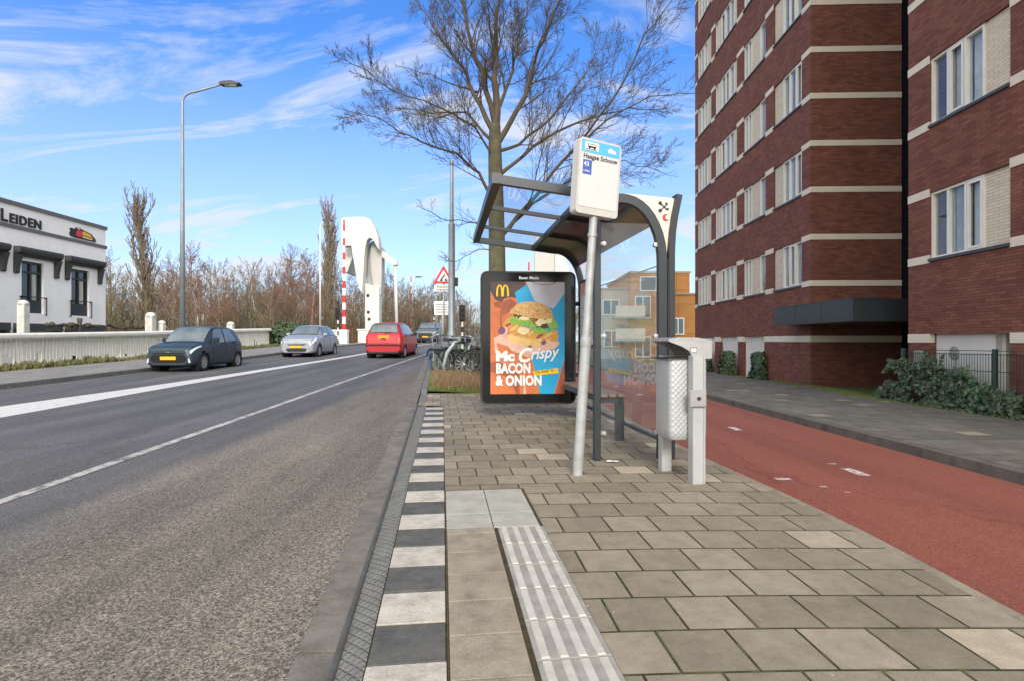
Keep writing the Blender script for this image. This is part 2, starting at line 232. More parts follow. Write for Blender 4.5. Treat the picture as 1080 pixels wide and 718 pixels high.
# ------------------------------------------------------------------ mesh builder and object helpers
class MB:
    def __init__(s): s.v = []; s.f = []; s.m = []; s.uv = None; s.M = Matrix.Identity(4); s.mi = 0
    def add(s, vs, fs, mi=None):
        o = len(s.v); M = s.M
        s.v += [M @ Vector(p) for p in vs]
        k = s.mi if mi is None else mi
        for f in fs: s.f.append([i+o for i in f]); s.m.append(k)
        return s
    def box(s, x0, x1, y0, y1, z0, z1, mi=None):
        return s.add([(x0,y0,z0),(x1,y0,z0),(x1,y1,z0),(x0,y1,z0),(x0,y0,z1),(x1,y0,z1),(x1,y1,z1),(x0,y1,z1)],
              [(0,3,2,1),(4,5,6,7),(0,1,5,4),(1,2,6,5),(2,3,7,6),(3,0,4,7)], mi)
    def rbox(s, x0, x1, y0, y1, z0, z1, r=0.01, mi=None):
        """box with chamfered edges"""
        pts = []; 
        xs=(x0,x1); ys=(y0,y1); zs=(z0,z1)
        idx = {}
        for a in (0,1):
            for b in (0,1):
                for c in (0,1):
                    sx = r if a==0 else -r; sy = r if b==0 else -r; sz = r if c==0 else -r
                    idx[(a,b,c,'x')] = len(pts); pts.append((xs[a], ys[b]+sy, zs[c]+sz))
                    idx[(a,b,c,'y')] = len(pts); pts.append((xs[a]+sx, ys[b], zs[c]+sz))
                    idx[(a,b,c,'z')] = len(pts); pts.append((xs[a]+sx, ys[b]+sy, zs[c]))
        I = idx; F = []
        F.append([I[(0,0,0,'x')],I[(0,0,1,'x')],I[(0,1,1,'x')],I[(0,1,0,'x')]]); F.append([I[(1,0,0,'x')],I[(1,1,0,'x')],I[(1,1,1,'x')],I[(1,0,1,'x')]])
        F.append([I[(0,0,0,'y')],I[(1,0,0,'y')],I[(1,0,1,'y')],I[(0,0,1,'y')]]); F.append([I[(0,1,0,'y')],I[(0,1,1,'y')],I[(1,1,1,'y')],I[(1,1,0,'y')]])
        F.append([I[(0,0,0,'z')],I[(0,1,0,'z')],I[(1,1,0,'z')],I[(1,0,0,'z')]]); F.append([I[(0,0,1,'z')],I[(1,0,1,'z')],I[(1,1,1,'z')],I[(0,1,1,'z')]])
        for a in (0,1):
            for b in (0,1):
                F.append([I[(a,b,0,'x')],I[(a,b,1,'x')],I[(a,b,1,'y')],I[(a,b,0,'y')]])
        for a in (0,1):
            for c in (0,1):
                F.append([I[(a,0,c,'x')],I[(a,1,c,'x')],I[(a,1,c,'z')],I[(a,0,c,'z')]])
        for b in (0,1):
            for c in (0,1):
                F.append([I[(0,b,c,'y')],I[(1,b,c,'y')],I[(1,b,c,'z')],I[(0,b,c,'z')]])
        for a in (0,1):
            for b in (0,1):
                for c in (0,1): F.append([I[(a,b,c,'x')],I[(a,b,c,'y')],I[(a,b,c,'z')]])
        return s.add(pts, F, mi)
    def tube(s, pts, rad, n=6, mi=None, cap=True, flat=None):
        pts = [Vector(p) for p in pts]; N = len(pts)
        if not hasattr(rad, '__len__'): rad = [rad]*N
        vs = []; up = None
        for i, p in enumerate(pts):
            d = (pts[min(i+1,N-1)]-pts[max(i-1,0)])
            d = d.normalized() if d.length > 1e-9 else Vector((0,0,1))
            if up is None: up = Vector((0,0,1)) if abs(d.z) < 0.9 else Vector((0,1,0))
            a = d.cross(up)
            if a.length < 1e-6: a = d.orthogonal()
            a.normalize(); b = a.cross(d).normalized(); up = b
            for k in range(n):
                an = 2*pi*k/n
                vs.append(p + a*(cos(an)*rad[i]) + b*(sin(an)*rad[i]))
        fs = []
        for i in range(N-1):
            for k in range(n):
                k2 = (k+1) % n
                fs.append((i*n+k, i*n+k2, (i+1)*n+k2, (i+1)*n+k))
        if cap: fs.append(tuple(range(n-1,-1,-1))); fs.append(tuple((N-1)*n+k for k in range(n)))
        return s.add(vs, fs, mi)
    def lathe(s, prof, n=20, mi=None, axis='z', c=(0,0,0), cap=True):
        vs = []; fs = []
        for (r, h) in prof:
            for k in range(n):
                an = 2*pi*k/n; a, b = r*cos(an), r*sin(an)
                p = (a,b,h) if axis=='z' else ((h,a,b) if axis=='x' else (a,h,b))
                vs.append((p[0]+c[0],p[1]+c[1],p[2]+c[2]))
        for i in range(len(prof)-1):
            for k in range(n):
                k2=(k+1)%n; fs.append((i*n+k,i*n+k2,(i+1)*n+k2,(i+1)*n+k))
        if cap: fs.append(tuple(range(n-1,-1,-1))); fs.append(tuple((len(prof)-1)*n+k for k in range(n)))
        return s.add(vs, fs, mi)
    def prism(s, poly, y0, y1, mi=None, plane='xz'):
        n=len(poly)
        def P(a,b,c): return (a,c,b) if plane=='xz' else ((c,a,b) if plane=='yz' else (a,b,c))
        vs=[P(a,b,y0) for a,b in poly]+[P(a,b,y1) for a,b in poly]
        fs=[tuple(range(n-1,-1,-1)),tuple(range(n,2*n))]+[(i,(i+1)%n,n+(i+1)%n,n+i) for i in range(n)]
        return s.add(vs,fs,mi)
    def poly(s, pts, mi=None): return s.add(pts,[tuple(range(len(pts)))],mi)
    def grid(s, fn, us, vs_, mi=None, uvfn=None):
        o=len(s.v); nu=len(us); nv=len(vs_)
        vs=[fn(u,v) for v in vs_ for u in us]
        fs=[(j*nu+i,j*nu+i+1,(j+1)*nu+i+1,(j+1)*nu+i) for j in range(nv-1) for i in range(nu-1)]
        return s.add(vs,fs,mi)
    def build(s, name, mats, parent=None, smooth=False, uvfn=None, merge=False, autosmooth=None):
        me=bpy.data.meshes.new(name)
        me.from_pydata([tuple(v) for v in s.v],[],s.f); 
        if not isinstance(mats,(list,tuple)): mats=[mats]
        for m in mats: me.materials.append(m)
        me.polygons.foreach_set('material_index', s.m)
        if smooth: me.polygons.foreach_set('use_smooth',[True]*len(me.polygons))
        uvl=me.uv_layers.new(name='UVMap'); data=[0.0]*(2*len(me.loops))
        vco=s.v
        for p in me.polygons:
            nrm=p.normal; ax=max(range(3),key=lambda i:abs(nrm[i]))
            for li in p.loop_indices:
                v=vco[me.loops[li].vertex_index]
                if uvfn: a,b=uvfn(v)
                elif ax==0: a,b=v.y,v.z
                elif ax==1: a,b=v.x,v.z
                else: a,b=v.x,v.y
                data[2*li]=a; data[2*li+1]=b
        uvl.data.foreach_set('uv',data)
        me.update()
        if autosmooth is not None:
            try: me.set_sharp_from_angle(angle=radians(autosmooth))
            except Exception: pass
        o=bpy.data.objects.new(name,me); COL.objects.link(o)
        if parent: o.parent=parent
        return o

def tag(o,label=None,cat=None,group=None,kind=None):
    if label: o['label']=label
    if cat: o['category']=cat
    if group: o['group']=group
    if kind: o['kind']=kind
    return o
def thing(name,label,cat,loc=(0,0,0),rz=0.0,group=None):
    o=bpy.data.objects.new(name,None); o.empty_display_size=0.2; COL.objects.link(o)
    o.location=loc; o.rotation_euler=(0,0,rz); return tag(o,label,cat,group)
def copy_tree(o,parent=None):
    c=o.copy(); COL.objects.link(c)
    if parent: c.parent=parent
    for ch in list(o.children): copy_tree(ch,c)
    return c
def struct(o): o['kind']='structure'; return o
def text(name,s,size,m,parent,M,offset=0.0,shear=0.0,ext=0.002,align='LEFT',space=1.0,sx=1.0):
    cu=bpy.data.curves.new(name,'FONT'); cu.body=s; cu.size=size; cu.offset=offset; cu.shear=shear; cu.extrude=ext; cu.align_x=align; cu.resolution_u=3; cu.space_character=space
    ob=bpy.data.objects.new(name,cu)
    me=bpy.data.meshes.new_from_object(ob); bpy.data.objects.remove(ob); bpy.data.curves.remove(cu)
    me.name=name
    me.transform(M @ Matrix.Diagonal((sx,1,1,1)))
    me.materials.clear(); me.materials.append(m)
    o=bpy.data.objects.new(name,me); COL.objects.link(o)
    if parent: o.parent=parent
    return o
def pchip(xs,ys):
    n=len(xs); h=[xs[i+1]-xs[i] for i in range(n-1)]; d=[(ys[i+1]-ys[i])/h[i] for i in range(n-1)]
    m=[0]*n; m[0]=d[0]; m[-1]=d[-1]
    for i in range(1,n-1):
        m[i]=0 if d[i-1]*d[i]<=0 else 2*d[i-1]*d[i]/(d[i-1]+d[i])
    def f(x):
        if x<=xs[0]: return ys[0]+0*m[0]
        if x>=xs[-1]: return ys[-1]
        i=0
        while x>xs[i+1]: i+=1
        t=(x-xs[i])/h[i]; t2=t*t; t3=t2*t
        return (2*t3-3*t2+1)*ys[i]+(t3-2*t2+t)*h[i]*m[i]+(-2*t3+3*t2)*ys[i+1]+(t3-t2)*h[i]*m[i+1]
    return f
def frange(a,b,n): return [a+(b-a)*i/n for i in range(n+1)]
R=random.Random(7)

# ------------------------------------------------------------------ ground heights
zr=pchip([-30,0,2,8,13.3,18.6,25.8,36,44,51,60,80,110,200],[-.17,-.17,-.17,-.05,.07,.2,.385,.70,.90,1.02,1.12,1.16,0.9,0.2])     # carriageway
def zp(Y): return 0.0055*(min(max(Y,-4),13)-2)                                   # bus platform
def zb(Y): return -0.02-0.006*(max(Y,-6)-2.5)                                       # cycle path
TD=Vector((-.1211,.9926,0)); TN=Vector((.9926,.1211,0)); TO=Vector((.02,0,0))   # platform frame: along and across the kerb
def P(s,t,z=0.0):
    p=TO+TD*s+TN*t; return (p.x,p.y,zp(p.y)+z)
def kerb_x(Y): return -.395-.129*Y
_xr=pchip([28.5,33,45,60,200],[kerb_x(28.5)-.221,-4.4,-3.6,-3.4,-3.4])
def xR(Y): return kerb_x(Y)-.221 if Y<28.5 else _xr(Y)
xL=pchip([-30,30,47,60,200],[-12,-12,-11.3,-11.2,-11.2])
def zv(X,Y):  # verge height: blends from the road edge to the cycle path
    a=zr(Y)+.08; b=zb(Y)-.01
    x0=xR(Y); x1=1.7
    t=min(1,max(0,(X-x0)/(x1-x0))); t=t*t*(3-2*t)
    return a*(1-t)+b*t

# ------------------------------------------------------------------ materials used
asphalt=aggregate_mat('asphalt',[((.064,.064,.066),(.20,.20,.20)),((.043,.037,.030),(.41,.36,.29))],scale=125,split=(-3.35,.35))
bike_asphalt=aggregate_mat('red_asphalt',[((.20,.054,.036),(.31,.12,.085))],scale=110,big=.12)
tile=brick_mat('concrete_tiles',(.205,.174,.128),(.30,.258,.192),(.030,.033,.013),.30,.30,.0065,grime=.2,light=((.42,.36,.27),.93),speck=.22,bump=.35)
dtile=brick_mat('dark_tiles',(.125,.118,.10),(.175,.163,.135),(.035,.035,.028),.30,.30,.006,grime=.3,light=((.30,.27,.20),.965),speck=.15,bump=.2)
ltile=brick_mat('grey_tiles',(.22,.21,.20),(.28,.27,.25),(.12,.12,.11),.30,.30,.005,grime=.2,speck=.1,bump=.2)
brick=brick_mat('red_brick',(.155,.054,.038),(.235,.094,.066),(.08,.048,.038),.20,.052,.0045,grime=.22,bump=.5)
wbrick=brick_mat('white_brick',(.60,.53,.42),(.68,.61,.50),(.40,.34,.27),.20,.052,.005,grime=.08,bump=.5)
gray_paint=mat('white_band',(.66,.60,.50),.8,var=.06,scale=3,bump=.15)
white=mat('white_paint',(.78,.77,.74),.55,var=.05,scale=2)
render_white=mat('white_render',(.87,.86,.83),.8,var=.05,scale=1.5,bump=.2,bscale=30)
anth=mat('anthracite_paint',(.020,.028,.034),.42,var=.15,scale=3)
black=mat('black_gloss',(.008,.009,.01),.12,var=.2)
blackm=mat('black_matt',(.018,.018,.019),.6,var=.2)
rubber=mat('rubber',(.02,.02,.021),.85,var=.2)
steel=mat('galvanised_steel',(.42,.44,.45),.45,metal=.75,var=.22,scale=9,bump=.05)
galv=mat('galvanised_paint',(.30,.315,.315),.5,metal=.25,scale=9,col2=(.43,.445,.44),bump=.08,bscale=30)
alu=mat('brushed_aluminium',(.45,.45,.45),.38,metal=.6,var=.1,scale=8)
kerb_m=mat('kerb_concrete',(.17,.165,.15),.9,var=.25,scale=8,bump=.4,bscale=60)
blk_w=mat('white_block',(.40,.365,.31),.9,scale=7,col2=(.56,.52,.45),bump=.2,bscale=90)
blk_d=mat('dark_block',(.068,.070,.066),.85,scale=7,col2=(.125,.122,.11),bump=.2,bscale=90)
beige=mat('beige_tile',(.235,.20,.15),.9,scale=6,col2=(.33,.285,.215),bump=.25,bscale=120)
tact=mat('tactile_tile',(.40,.375,.33),.85,scale=8,col2=(.54,.515,.465),bump=.15,bscale=60)
tact_d=mat('tactile_groove',(.22,.21,.185),.9,scale=9,col2=(.34,.325,.295))
moss=mat('moss_joint',(.018,.020,.009),1.0,scale=14,col2=(.075,.052,.02))
gutter_m=mat('gutter_concrete',(.12,.108,.092),.85,scale=4,col2=(.225,.20,.17),bump=.3,bscale=50)
earth=mat('earth',(.10,.085,.05),1.0,var=.35,scale=1.2,col2=(.10,.14,.035))
grass_g=mat('grass_ground',(.07,.10,.022),1.0,scale=3,col2=(.13,.17,.035))
blade=mat('grass_blade',(.10,.145,.03),.7,scale=3,col2=(.17,.20,.05))
dryblade=mat('dry_stalk',(.20,.105,.06),.8,scale=5,col2=(.33,.22,.13))
for m_ in (blk_w,blk_d,beige,gutter_m,kerb_m): spots(m_,amt=.55 if m_ is blk_d else .35)
path_paint=worn_paint_mat('path_paint',(.66,.63,.60),(.30,.11,.08),.46,26)
line_w=worn_paint_mat('road_line',(.60,.59,.56),(.12,.115,.11),.56,6)
line_thin=worn_paint_mat('road_line_worn',(.46,.44,.40),(.13,.12,.105),.47,5)
shop_glass=glass_mat('shelter_glass',(.96,.98,.98),1.15)
roof_glass=glass_mat('roof_glass',(.86,.90,.91),.26,both=True)
window_glass=glass_mat('window_glass',(.88,.91,.92),1.8)
curtain=mat('curtain',(.78,.78,.75),.9,var=.18,scale=3)
room_dark=mat('dark_room',(.03,.032,.036),.9)

# ------------------------------------------------------------------ SETTING: ground, road, paths
mb=MB(); rg=[-1500,-400,-150,-60,-30,0,30,60,150,400,1500]
mb.grid(lambda u,v:(u,v,-1.2),rg,[-300,-60,-10,20,60,120,250,600,2000]); struct(mb.build('ground',earth))
ys=[-30,-20,-12,-8,-5,-3,-2]+frange(-1,60,122)+[65,70,76,82,90,100,115,130,150,175,200]
mb=MB(); ts=frange(0,1,14)
mb.grid(lambda t,Y:(xL(Y)*(1-t)+xR(Y)*t,Y,zr(Y)),ts,ys)
mb.grid(lambda t,Y:(xR(Y)+.001,Y,zr(Y)-1.6*t),[0,1],ys)
struct(mb.build('road',asphalt))
# wide white line between the directions, tapering; narrow lane line beside the bus bay
mb=MB()
wl=pchip([-30,9,10.3,13.7,22,30,45,60,120],[-9.6,-9.4,-9.3,-8.92,-8.45,-7.95,-6.9,-6.4,-6.4]); wr=pchip([-30,9,13,30,45,60,120],[-8.15,-8.15,-8.2,-7.64,-6.7,-6.25,-6.25])
yy=frange(-8,100,150)
mb.grid(lambda t,Y:(wl(Y)*(1-t)+wr(Y)*t,Y,zr(Y)+.005),[0,.5,1],yy)
struct(mb.build('road_marking',line_w))
mb=MB(); ln=pchip([-30,4.7,18.2,27,34,60],[-4.15,-4.23,-4.50,-4.54,-4.52,-3.75])
mb.grid(lambda t,Y:(ln(Y)-.06+.12*t,Y,zr(Y)+.005),[0,1],frange(-8,30,80))
struct(mb.build('road_marking',line_thin))
# gutter course of concrete slabs
mb=MB(); Rg=random.Random(3)
s=-6.0
while s<28.5:
    ln_=.5-.022
    def gp(a,b):
        Y=s+a; x=kerb_x(Y)-.012-(.205*b)-.004; return (x,Y,zr(Y)+.006+dz)
    dz=Rg.uniform(-.003,.004)
    q=[gp(0,0),gp(ln_,0),gp(ln_,1),gp(0,1)]
    qb=[(p[0],p[1],p[2]-.08) for p in q]
    mb.add(q+qb,[(0,1,2,3),(0,4,5,1),(1,5,6,2),(2,6,7,3),(3,7,4,0)])
    s+=.5
struct(mb.build('gutter',gutter_m))
# platform surface: running-bond concrete tiles whose courses swing slightly round
bx=pchip([-8,2.49,3.48,5.76,8,12.4,14],[2.5,2.235,2.21,1.96,1.78,1.50,1.45])          # cycle path left edge
def tile_uv(v):
    X,Y=v.x,v.y; xx=max(-.4,min(1.52,X+.3)); a=.1*xx-.0275*xx*xx; c=.118-.03*max(-.3,min(2.1,X+.3))
    return (X+c*(Y-3)+.07, Y-a+.115)
mb=MB()
def plat(t,Y):
    x0=.02-.122*Y if Y<=10.0 else kerb_x(Y)+.02; x1=bx(Y)-.07; X=x0*(1-t)+x1*t; return (X,Y,zp(Y))
mb.grid(plat,frange(0,1,24),frange(-6,10.0,64)); mb.grid(plat,frange(0,1,24),frange(10.0,12.4,12))
mb.grid(lambda t,Y:(plat(1,Y)[0]+.07*t,Y,zp(Y)-.002-.0*t),[0,1],frange(-6,12.4,60),mi=1)
mb.grid(lambda t,Y:(bx(Y)+.0005,Y,zp(Y)-.002-.3*t),[0,1],frange(-6,12.4,60),mi=1)
struct(mb.build('platform',[tile,spots(mat('sandy_edging',(.20,.17,.125),.95,scale=6,col2=(.30,.26,.19),bump=.3))],uvfn=tile_uv))
# moss bed below the edge courses
mb=MB(); mb.grid(lambda t,s_:P(s_,-.31+t*.31,-.006),[0,1],frange(-6,10.1,40)); mb.grid(lambda t,s_:P(s_,0.001+t*.622,.002),[0,1],frange(-6,4.53,30)); mb.grid(lambda t,Y:(kerb_x(Y)-.006-.222*t,Y,zr(Y)-.018),[0,1],frange(-6,28.4,60)); struct(mb.build('joint_bed',moss))
def slab(mb,s0,s1,t0,t1,ztop,mi,h=.05,ch=.0018):
    s0+=.002; s1-=.002
    q=[P(s0,t0,ztop-ch),P(s0,t1,ztop-ch),P(s1,t1,ztop-ch),P(s1,t0,ztop-ch)]
    qi=[P(s0+ch,t0+ch,ztop),P(s0+ch,t1-ch,ztop),P(s1-ch,t1-ch,ztop),P(s1-ch,t0+ch,ztop)]
    qb=[(p[0],p[1],p[2]-h) for p in q]
    mb.add(qi+q+qb,[(0,1,2,3)]+[(4+i,4+(i+1)%4,(i+1)%4,i) for i in range(4)]+[(8+i,8+(i+1)%4,4+(i+1)%4,4+i) for i in range(4)],mi)
mb=MB(); Rb=random.Random(11)
for k in range(-26,26):
    s0=2.145+.3*k; slab(mb,s0+.003+Rb.uniform(-.001,.001),s0+.297,-.298+Rb.uniform(-.002,.002),-.006+Rb.uniform(-.003,.001),.004+Rb.uniform(-.003,.003),k%2)
struct(mb.build('checkered_edge',[blk_d,blk_w]))
mb=MB()
for k in range(-26,6):
    s0=3.60-.3*(6-k)+1.8-1.8-.0
for k in range(0,32):
    s1=3.50-.3*k; slab(mb,s1-.295,s1-.001,.008,.302,.011+Rb.uniform(-.002,.002),0)
slab(mb,3.505,3.60,.008,.302,.011,0)
struct(mb.build('edge_tiles',beige))
mb=MB()
for (s0,s1) in ((3.605,3.90),(3.905,4.50)):
    for (t0,t1) in ((.006,.30),(.306,.60)):
        slab(mb,s0,s1,t0,t1,.008,0)
        nb=12
        for i in range(nb):
            for j in range(int(round((s1-s0)/.025))):
                a=s0+.012+j*.025; b_=t0+.012+i*.0245
                c0=P(a,b_,.0095); q=[P(a-.006,b_-.006,.0078),P(a-.006,b_+.006,.0078),P(a+.006,b_+.006,.0078),P(a+.006,b_-.006,.0078)]
                mb.add(q+[c0],[(0,1,4),(1,2,4),(2,3,4),(3,0,4)])
struct(mb.build('tactile_plates',mat('tactile_grey',(.28,.275,.235),.9,scale=6,col2=(.39,.385,.335))))
mb=MB()
for k in range(0,32):
    s1=3.595-.3*k; slab(mb,s1-.296,s1,.328,.62,.0075,1)
    for i in range(4):
        t0=.328+.020+i*.072
        q0=[P(s1-.29,t0,.0072),P(s1-.29,t0+.036,.0072),P(s1-.006,t0+.036,.0072),P(s1-.006,t0,.0072)]
        q1=[P(s1-.284,t0+.005,.0125),P(s1-.284,t0+.031,.0125),P(s1-.012,t0+.031,.0125),P(s1-.012,t0+.005,.0125)]
        mb.add(q1+q0,[(0,1,2,3)]+[(4+j,4+(j+1)%4,(j+1)%4,j) for j in range(4)],0)
struct(mb.build('tactile_strip',[tact,tact_d]))
# guiding kerb: sloped concrete with a diamond pattern and a steel nosing
kp=mat('patterned_kerb',(.17,.168,.15),.9,var=.25,scale=9)
t=kp.node_tree; b=t.nodes['Principled BSDF']; tcn=t.nodes.new('ShaderNodeTexCoord'); mx_=None
for rot in (36,-36):
    m1=t.nodes.new('ShaderNodeMapping'); m1.inputs['Rotation'].default_value=(0,0,radians(rot-7)); t.links.new(tcn.outputs['Object'],m1.inputs[0])
    w1=t.nodes.new('ShaderNodeTexWave'); w1.inputs['Scale'].default_value=8.5; w1.inputs['Distortion'].default_value=0.25; w1.inputs['Detail'].default_value=1; t.links.new(m1.outputs[0],w1.inputs[0])
    p1=t.nodes.new('ShaderNodeMath'); p1.operation='POWER'; p1.inputs[1].default_value=7; t.links.new(w1.outputs['Fac'],p1.inputs[0])
    if mx_ is None: mx_=p1
    else:
        q1=t.nodes.new('ShaderNodeMath'); q1.operation='MAXIMUM'; t.links.new(mx_.outputs[0],q1.inputs[0]); t.links.new(p1.outputs[0],q1.inputs[1]); mx_=q1
bp=t.nodes.new('ShaderNodeBump'); bp.inputs['Strength'].default_value=.9; bp.inputs['Distance'].default_value=.008; t.links.new(mx_.outputs[0],bp.inputs['Height']); bp.invert=True; t.links.new(bp.outputs[0],b.inputs['Normal'])
mb=MB(); ks=frange(-6,10.6,60)
def kx(Y,a): # a: 0 outer .. 1 inner
    xo=kerb_x(Y); xi=-.281-.122*Y-.004; return xo*(1-a)+xi*a
def kerbz(Y,a): return zp(Y)-.030+.030*min(1,a*1.15)
mb.grid(lambda a,Y:(kx(Y,a),Y,kerbz(Y,a)),[.1,.4,.85,1],ks)
mb.grid(lambda a,Y:(kx(Y,.1)-.004*0,Y,kerbz(Y,.1)-a*(.0+kerbz(Y,.1)-zr(Y)+.06)),[0,1],ks)
struct(mb.build('kerb',kp))
mb=MB(); mb.tube([(kerb_x(Y)+.004,Y,zp(Y)-.030) for Y in ks],.017,8); struct(mb.build('kerb_nosing',mat('dark_steel',(.085,.083,.078),.75,metal=.1,var=.3,scale=12),smooth=True))
# plain kerb on to the end of the bay
mb=MB()
mb.grid(lambda a,Y:(kerb_x(Y)+.02+.13*a if Y<29 else xR(Y)+.26+.02+.13*a-.0,Y,max(zr(Y)+.10,zp(Y)) if Y>12 else max(zp(Y),zr(Y)+.04)),[0,1],frange(10.6,48,60))
mb.grid(lambda a,Y:(kerb_x(Y)+.02 if Y<29 else xR(Y)+.26+.02,Y,(max(zr(Y)+.10,zp(Y)) if Y>12 else max(zp(Y),zr(Y)+.04))-a*.4),[0,1],frange(10.6,48,60))
struct(mb.build('kerb',kerb_m))
# verge
mb=MB(); 
def verge(t_,Y):
    x0=kerb_x(Y)+.1 if Y<29 else xR(Y)+.3
    x1=bx(min(Y,14)) - (0 if Y<14 else (Y-14)*.03)
    if Y>43: x1=min(8.0,x1+(Y-43)*9)
    X=x0*(1-t_)+x1*t_; return (X,Y,zv(X,Y)+(.03*min(1,max(0,(Y-12.5)/.8)))-.012)
mb.grid(verge,frange(0,1,14),frange(12.38,120,120)); struct(mb.build('verge',grass_g))
# cycle path and right pavement
def bl(Y): return bx(min(Y,14))-(0 if Y<14 else (Y-14)*.03)-.02
br_=pchip([-8,4.87,12.6,30,120],[4.5,4.38,4.30,4.15,3.5])
yb=frange(-8,43,104); yb2=yb+[50,70,90,120]
mb=MB(); mb.grid(lambda t_,Y:((bl(Y))*(1-t_)+br_(Y)*t_,Y,zb(Y)),frange(0,1,8),yb); struct(mb.build('cycle_path',bike_asphalt))
mb=MB()
def dash(x,y,l,w,dx=-.03): mb.add([(x-w/2,y-l/2,zb(y)+.004),(x+w/2,y-l/2,zb(y)+.004),(x+w/2+dx*l,y+l/2,zb(y)+.004),(x-w/2+dx*l,y+l/2,zb(y)+.004)],[(0,1,2,3)])
for k in range(-1,9): dash(3.24-.06*k,5.36+2.75*k,.30,.105)
struct(mb.build('cycle_path_marking',path_paint))
mb=MB()
for (x,y,l,w) in ((2.42,5.08,.07,.13),(2.63,4.80,.035,.06),(2.72,4.62,.03,.04),(3.22,5.72,.035,.08)): dash(x,y,l,w)
struct(mb.build('cycle_path_marking',path_paint))
mb=MB()
mb.grid(lambda t_,Y:(br_(Y)+.13*t_,Y,zb(Y)+.10),[0,.15,1],yb); mb.grid(lambda t_,Y:(br_(Y)-.012*t_,Y,zb(Y)+.10-.13*t_),[0,1],yb); struct(mb.build('kerb',mat('old_kerb',(.11,.10,.082),.9,var=.35,scale=5,bump=.3)))
mb=MB(); gx=pchip([-8,8.4,11,14.9,25,40,120],[7.55,7.42,7.28,7.72,8.1,8.3,9.5])
mb.grid(lambda t_,Y:((br_(Y)+.13)*(1-t_)+gx(Y)*t_,Y,zb(Y)+.102),frange(0,1,12),yb)
struct(mb.build('pavement',dtile,uvfn=lambda v:(v.x+.02*v.y,v.y)))
mb=MB(); mb.grid(lambda t_,Y:(gx(Y)+t_*(12-gx(Y)),Y,zb(Y)+.10-.004-(0 if t_<.05 else .02)),[0,.1,1],yb2); struct(mb.build('lawn',grass_g))
mb=MB(); mb.grid(lambda t_,Y:(bl(43)-.4+t_*(gx(43)-bl(43)+.6),Y,zb(Y)+.06),frange(0,1,6),[43.0,44.0,45.2]); mb.grid(lambda t_,z:(bl(43)-.4+t_*(gx(43)-bl(43)+.6),43.0,z),[0,1],[zb(43)-.2,zb(43)+.06]); struct(mb.build('pavement',dtile))
# left pavement
mb=MB(); yl=[-20,-8]+frange(-4,46,60)
mb.grid(lambda t_,Y:(xL(Y)-.02-t_*3.2,Y,zr(Y)+.12),[0,.5,1],yl); struct(mb.build('pavement',ltile))
mb=MB(); mb.grid(lambda t_,Y:(xL(Y)+.12-.14*t_,Y,zr(Y)+.118),[0,1],yl); mb.grid(lambda t_,Y:(xL(Y)+.12,Y,zr(Y)+.118-.15*t_),[0,1],yl); struct(mb.build('kerb',kerb_m))
mb=MB(); mb.grid(lambda t_,Y:(xL(Y)-3.2-t_*2.6,Y,zr(Y)+.115-.25*max(0,t_-.6)),[0,.3,.6,1],yl); mb.grid(lambda t_,Y:(xL(Y)-5.8,Y,zr(Y)-.1-1.8*t_),[0,1],yl); struct(mb.build('verge',grass_g))
# bridge deck pavement left
mb=MB(); mb.grid(lambda t_,Y:(xL(Y)-.02-t_*1.4,Y,zr(Y)+.12),[0,1],frange(46,110,20)); mb.grid(lambda t_,Y:(xL(Y)-1.42,Y,zr(Y)+.12-2*t_),[0,1],frange(46,110,20)); struct(mb.build('pavement',ltile))

# grass and dry stalks (uncountable)
def blades(name,m,n,place,hmin,hmax,w,lean,label,rng):
    mb=MB()
    for _ in range(n):
        x,y,z=place(rng); h=rng.uniform(hmin,hmax); a=rng.uniform(0,2*pi); lx,ly=cos(a)*lean*h*rng.random(),sin(a)*lean*h*rng.random(); ww=w*rng.uniform(.6,1.3); b_=rng.uniform(0,pi); cx,cy=cos(b_)*ww,sin(b_)*ww
        mb.add([(x-cx,y-cy,z),(x+cx,y+cy,z),(x+cx*.6+lx*.4,y+cy*.6+ly*.4,z+h*.6),(x-cx*.6+lx*.4,y-cy*.6+ly*.4,z+h*.6),(x+lx,y+ly,z+h)],[(0,1,2,3),(3,2,4)])
    return tag(mb.build(name,m),label,'grass',kind='stuff')
rg_=random.Random(21)
def pv(r):
    Y=12.36+5.5*r.random()**1.3; x0=kerb_x(Y)+.18; X=x0+(1.3-x0)*r.random(); return (X,Y,zv(X,Y)+.012)
blades('verge_grass',blade,9500,pv,.03,.12,.006,1.0,'short green grass on the verge behind the platform',rg_)
def pd(r):
    
    while True:
        Y=12.6+4.2*r.random()**1.4; X=kerb_x(Y)+.25+1.9*r.random()
        if mnoise.noise(Vector((X*2.3,Y*1.6,3)))+.25-.28*max(0,X+1.1)>r.uniform(-.1,.45): return (X,Y,zv(X,Y)+.0)
blades('dry_weeds',dryblade,3600,pd,.04,.34,.005,1.4,'dry brown weed stalks on the verge behind the platform',rg_)
def pe(r):
    Y=3+14*r.random(); X=gx(Y)-.04+r.gauss(0,.05)+ (.35*r.random() if 12.5<Y<15.5 else .12*r.random()); return (X,Y,zb(Y)+.09)
blades('pavement_edge_grass',blade,9000,pe,.02,.07,.006,.9,'bright green grass strip along the pavement edge',rg_)
weed=mat('weed_leaf',(.06,.075,.02),.8,scale=2,col2=(.16,.13,.05))
def pf(r):
    Y=8+32*r.random()**1.2; X=-15.3-1.0*r.random(); return (X,Y,zr(Y)+.1)
